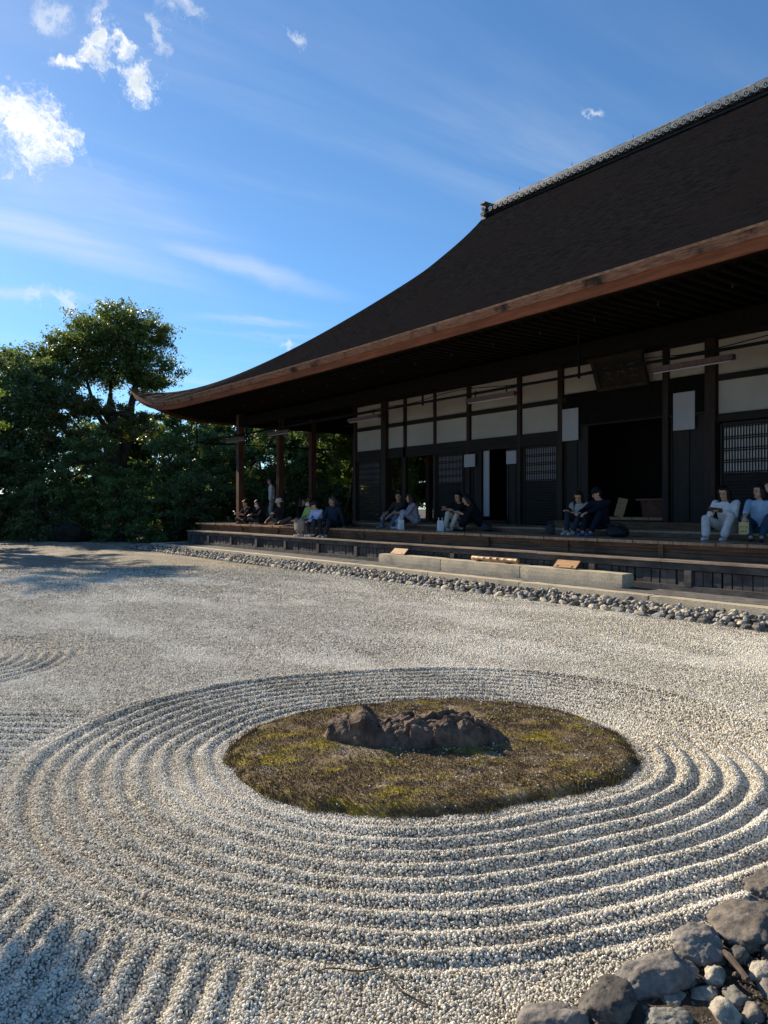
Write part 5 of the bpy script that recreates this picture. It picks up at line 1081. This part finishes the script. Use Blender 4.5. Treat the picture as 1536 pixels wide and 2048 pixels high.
# man in jeans, woman in lavender
person((12.60, 16.15, S0), 98, 'man in dark vest and blue jeans sitting with wide drawn-up knees', KN_PEL, (0, .06, .44), [(.24, .52, -.12), (-.16, .56, -.12)], [(.22, .46, .22), (.04, .52, .16)], (.030, .034, .036), (.10, .15, .22), 'short', shoe_c=(.20, .26, .34), head_yaw=34, head_pitch=-5, sleeve='short', vox=.009, knees=[(.9, .4, 1), (-.4, .5, 1)], skin=SKIN2)
person((12.62, 15.55, S0), 60, 'long-haired woman in lavender coat turned toward the man in jeans', KN_PEL, (0, .06, .40), knees_feet(.08, .50), [(.12, .44, .30), (-.08, .44, .30)], (.36, .33, .42), (.42, .40, .46), 'long', HAIRB, head_yaw=-16, head_pitch=-4, vox=.010, skirt=True)
# three on the deck edge, feet on the lower step
ED = [(.09, .36, -.27), (-.09, .36, -.27)]
person((11.30, 18.72, DZ), 96, 'woman in light green sweater, brown cap and long grey skirt', (0, 0, .11), (0, .02, .42), [(.16, .34, -.27), (-.02, .37, -.27)], [(.05, .34, .22), (-.03, .35, .22)], (.34, .46, .16), (.26, .24, .20), 'bob', shoe_c=(.74, .74, .76), head_yaw=-6, head_pitch=-8, hat='cap', hat_c=(.14, .055, .03), mask=True, skirt=True, vox=.011)
person((11.30, 18.25, DZ), 100, 'person in light blue shirt and dark cap on the deck edge', (0, 0, .10), (0, .08, .38), ED, [(.16, .36, .20), (.10, .38, .20)], (.46, .55, .82), (.035, .045, .065), 'short', shoe_c=(.66, .66, .70), head_yaw=-26, head_pitch=-24, hat='cap', hat_c=(.025, .035, .055), s=.95, vox=.011)
person((11.45, 17.85, DZ), 118, 'grey-haired man in navy jacket leaning back on the deck edge', (0, 0, .11), (0, -.06, .44), [(.10, .46, -.27), (-.06, .48, -.27)], [(.12, .34, .16), (-.28, -.20, .02)], (.022, .034, .062), (.02, .03, .045), 'short', HAIRG, shoe_c=(.62, .62, .66), head_yaw=-34, head_pitch=-6, skin=SKIN2, vox=.011)
person((12.2, 18.75, DZ), 270, 'person with dark hair sitting behind the blue-shirted one, seen from behind', (0, 0, .11), (0, 0, .42), [(.2, .40, 0), (-.2, .40, 0)], [(.2, .3, .18), (-.2, .3, .18)], (.014, .015, .018), (.02, .02, .024), 'bob', vox=.013, knees=[(1, .3, .3), (-1, .3, .3)])
# cross-legged group at the open end
CR = [(-.14, .34, .0), (.14, .30, .0)]; CK = [(1, .35, .25), (-1, .35, .25)]
_, W4, ar, hd, s = person((11.86, 23.75, DZ), 100, 'man in black sitting cross-legged by the corner post with a phone', (0, 0, .11), (0, .08, .42), CR, [(.16, .44, .36), (.06, .46, .34)], (.013, .014, .017), (.022, .023, .026), 'short', head_yaw=-10, head_pitch=-18, knees=CK, vox=.012, skin=SKIN2, shoe_c=(.03, .03, .035), sleeve='short')
held('phone', W4, Vector((.12, .56, .40)), (.036, .07, .005), RX_(40), PHONE, 'phone held by the man in black at the corner post', 'phone')
person((11.98, 23.05, DZ), 104, 'masked person in black with white stripes sitting second from the corner post', (0, 0, .11), (0, .10, .42), CR, [(.14, .44, .32), (.04, .46, .30)], (.013, .014, .018), (.020, .021, .025), 'bob', head_yaw=-12, head_pitch=-20, mask=True, knees=CK, vox=.012, shoe_c=(.5, .45, .35))
person((12.0, 21.75, DZ), 100, 'person in pale bucket hat and black top with grey trousers', (0, 0, .11), (0, .03, .43), [(.30, .42, .0), (-.30, .36, .0)], [(.06, .30, .36), (-.05, .31, .36)], (.014, .015, .018), (.13, .115, .105), 'long', hat='bucket', hat_c=(.62, .58, .44), head_pitch=-10, knees=CK, vox=.012, shoe_c=(.02, .02, .025))
person((12.35, 21.15, DZ), 205, 'person with very long black hair seen from behind beside the bucket hat', (0, 0, .11), (0, .02, .44), CR, [(.16, .34, .24), (-.16, .34, .24)], (.012, .013, .016), (.016, .017, .02), 'long', knees=CK, vox=.013)
person((13.76, 25.7, DZ), 60, 'standing person in white shirt half hidden behind the second open post', (0, 0, .90), (0, .02, 1.27), [(.09, .02, 0), (-.09, -.04, 0)], [(.26, .06, .80), (-.26, .06, .80)], (.74, .70, .72), (.42, .36, .33), 'short', vox=.013, slim=.95, knee_pole=(0, 1, 0), shoe_c=(.05, .05, .05))

# dry leaf scraps on the gravel
n = 130; bx = RNG.uniform(.2, 7, n); by = RNG.uniform(1.6, 9, n); bz = gravel_z(bx, by) + .012; th = RNG.uniform(0, 6.28, n); L = RNG.uniform(.006, .014, n); V = []
for x, y_, z, a, l in zip(bx, by, bz, th, L):
    c_, s_ = math.cos(a), math.sin(a); V += [(x - l * c_, y_ - l * s_, z), (x - l * .4 * s_, y_ + l * .4 * c_, z + .004), (x + l * c_, y_ + l * s_, z + .002), (x + l * .4 * s_, y_ - l * .4 * c_, z + .003)]
top('leaf_litter', mesh('leaf_litter', V, [tuple(range(4 * i, 4 * i + 4)) for i in range(n)], M('dry_leaf', (.16, .075, .035), (.09, .045, .022), 40, rough=.9)), label='tiny dry brown leaf scraps scattered over the gravel', cat='leaf litter', kind='stuff')
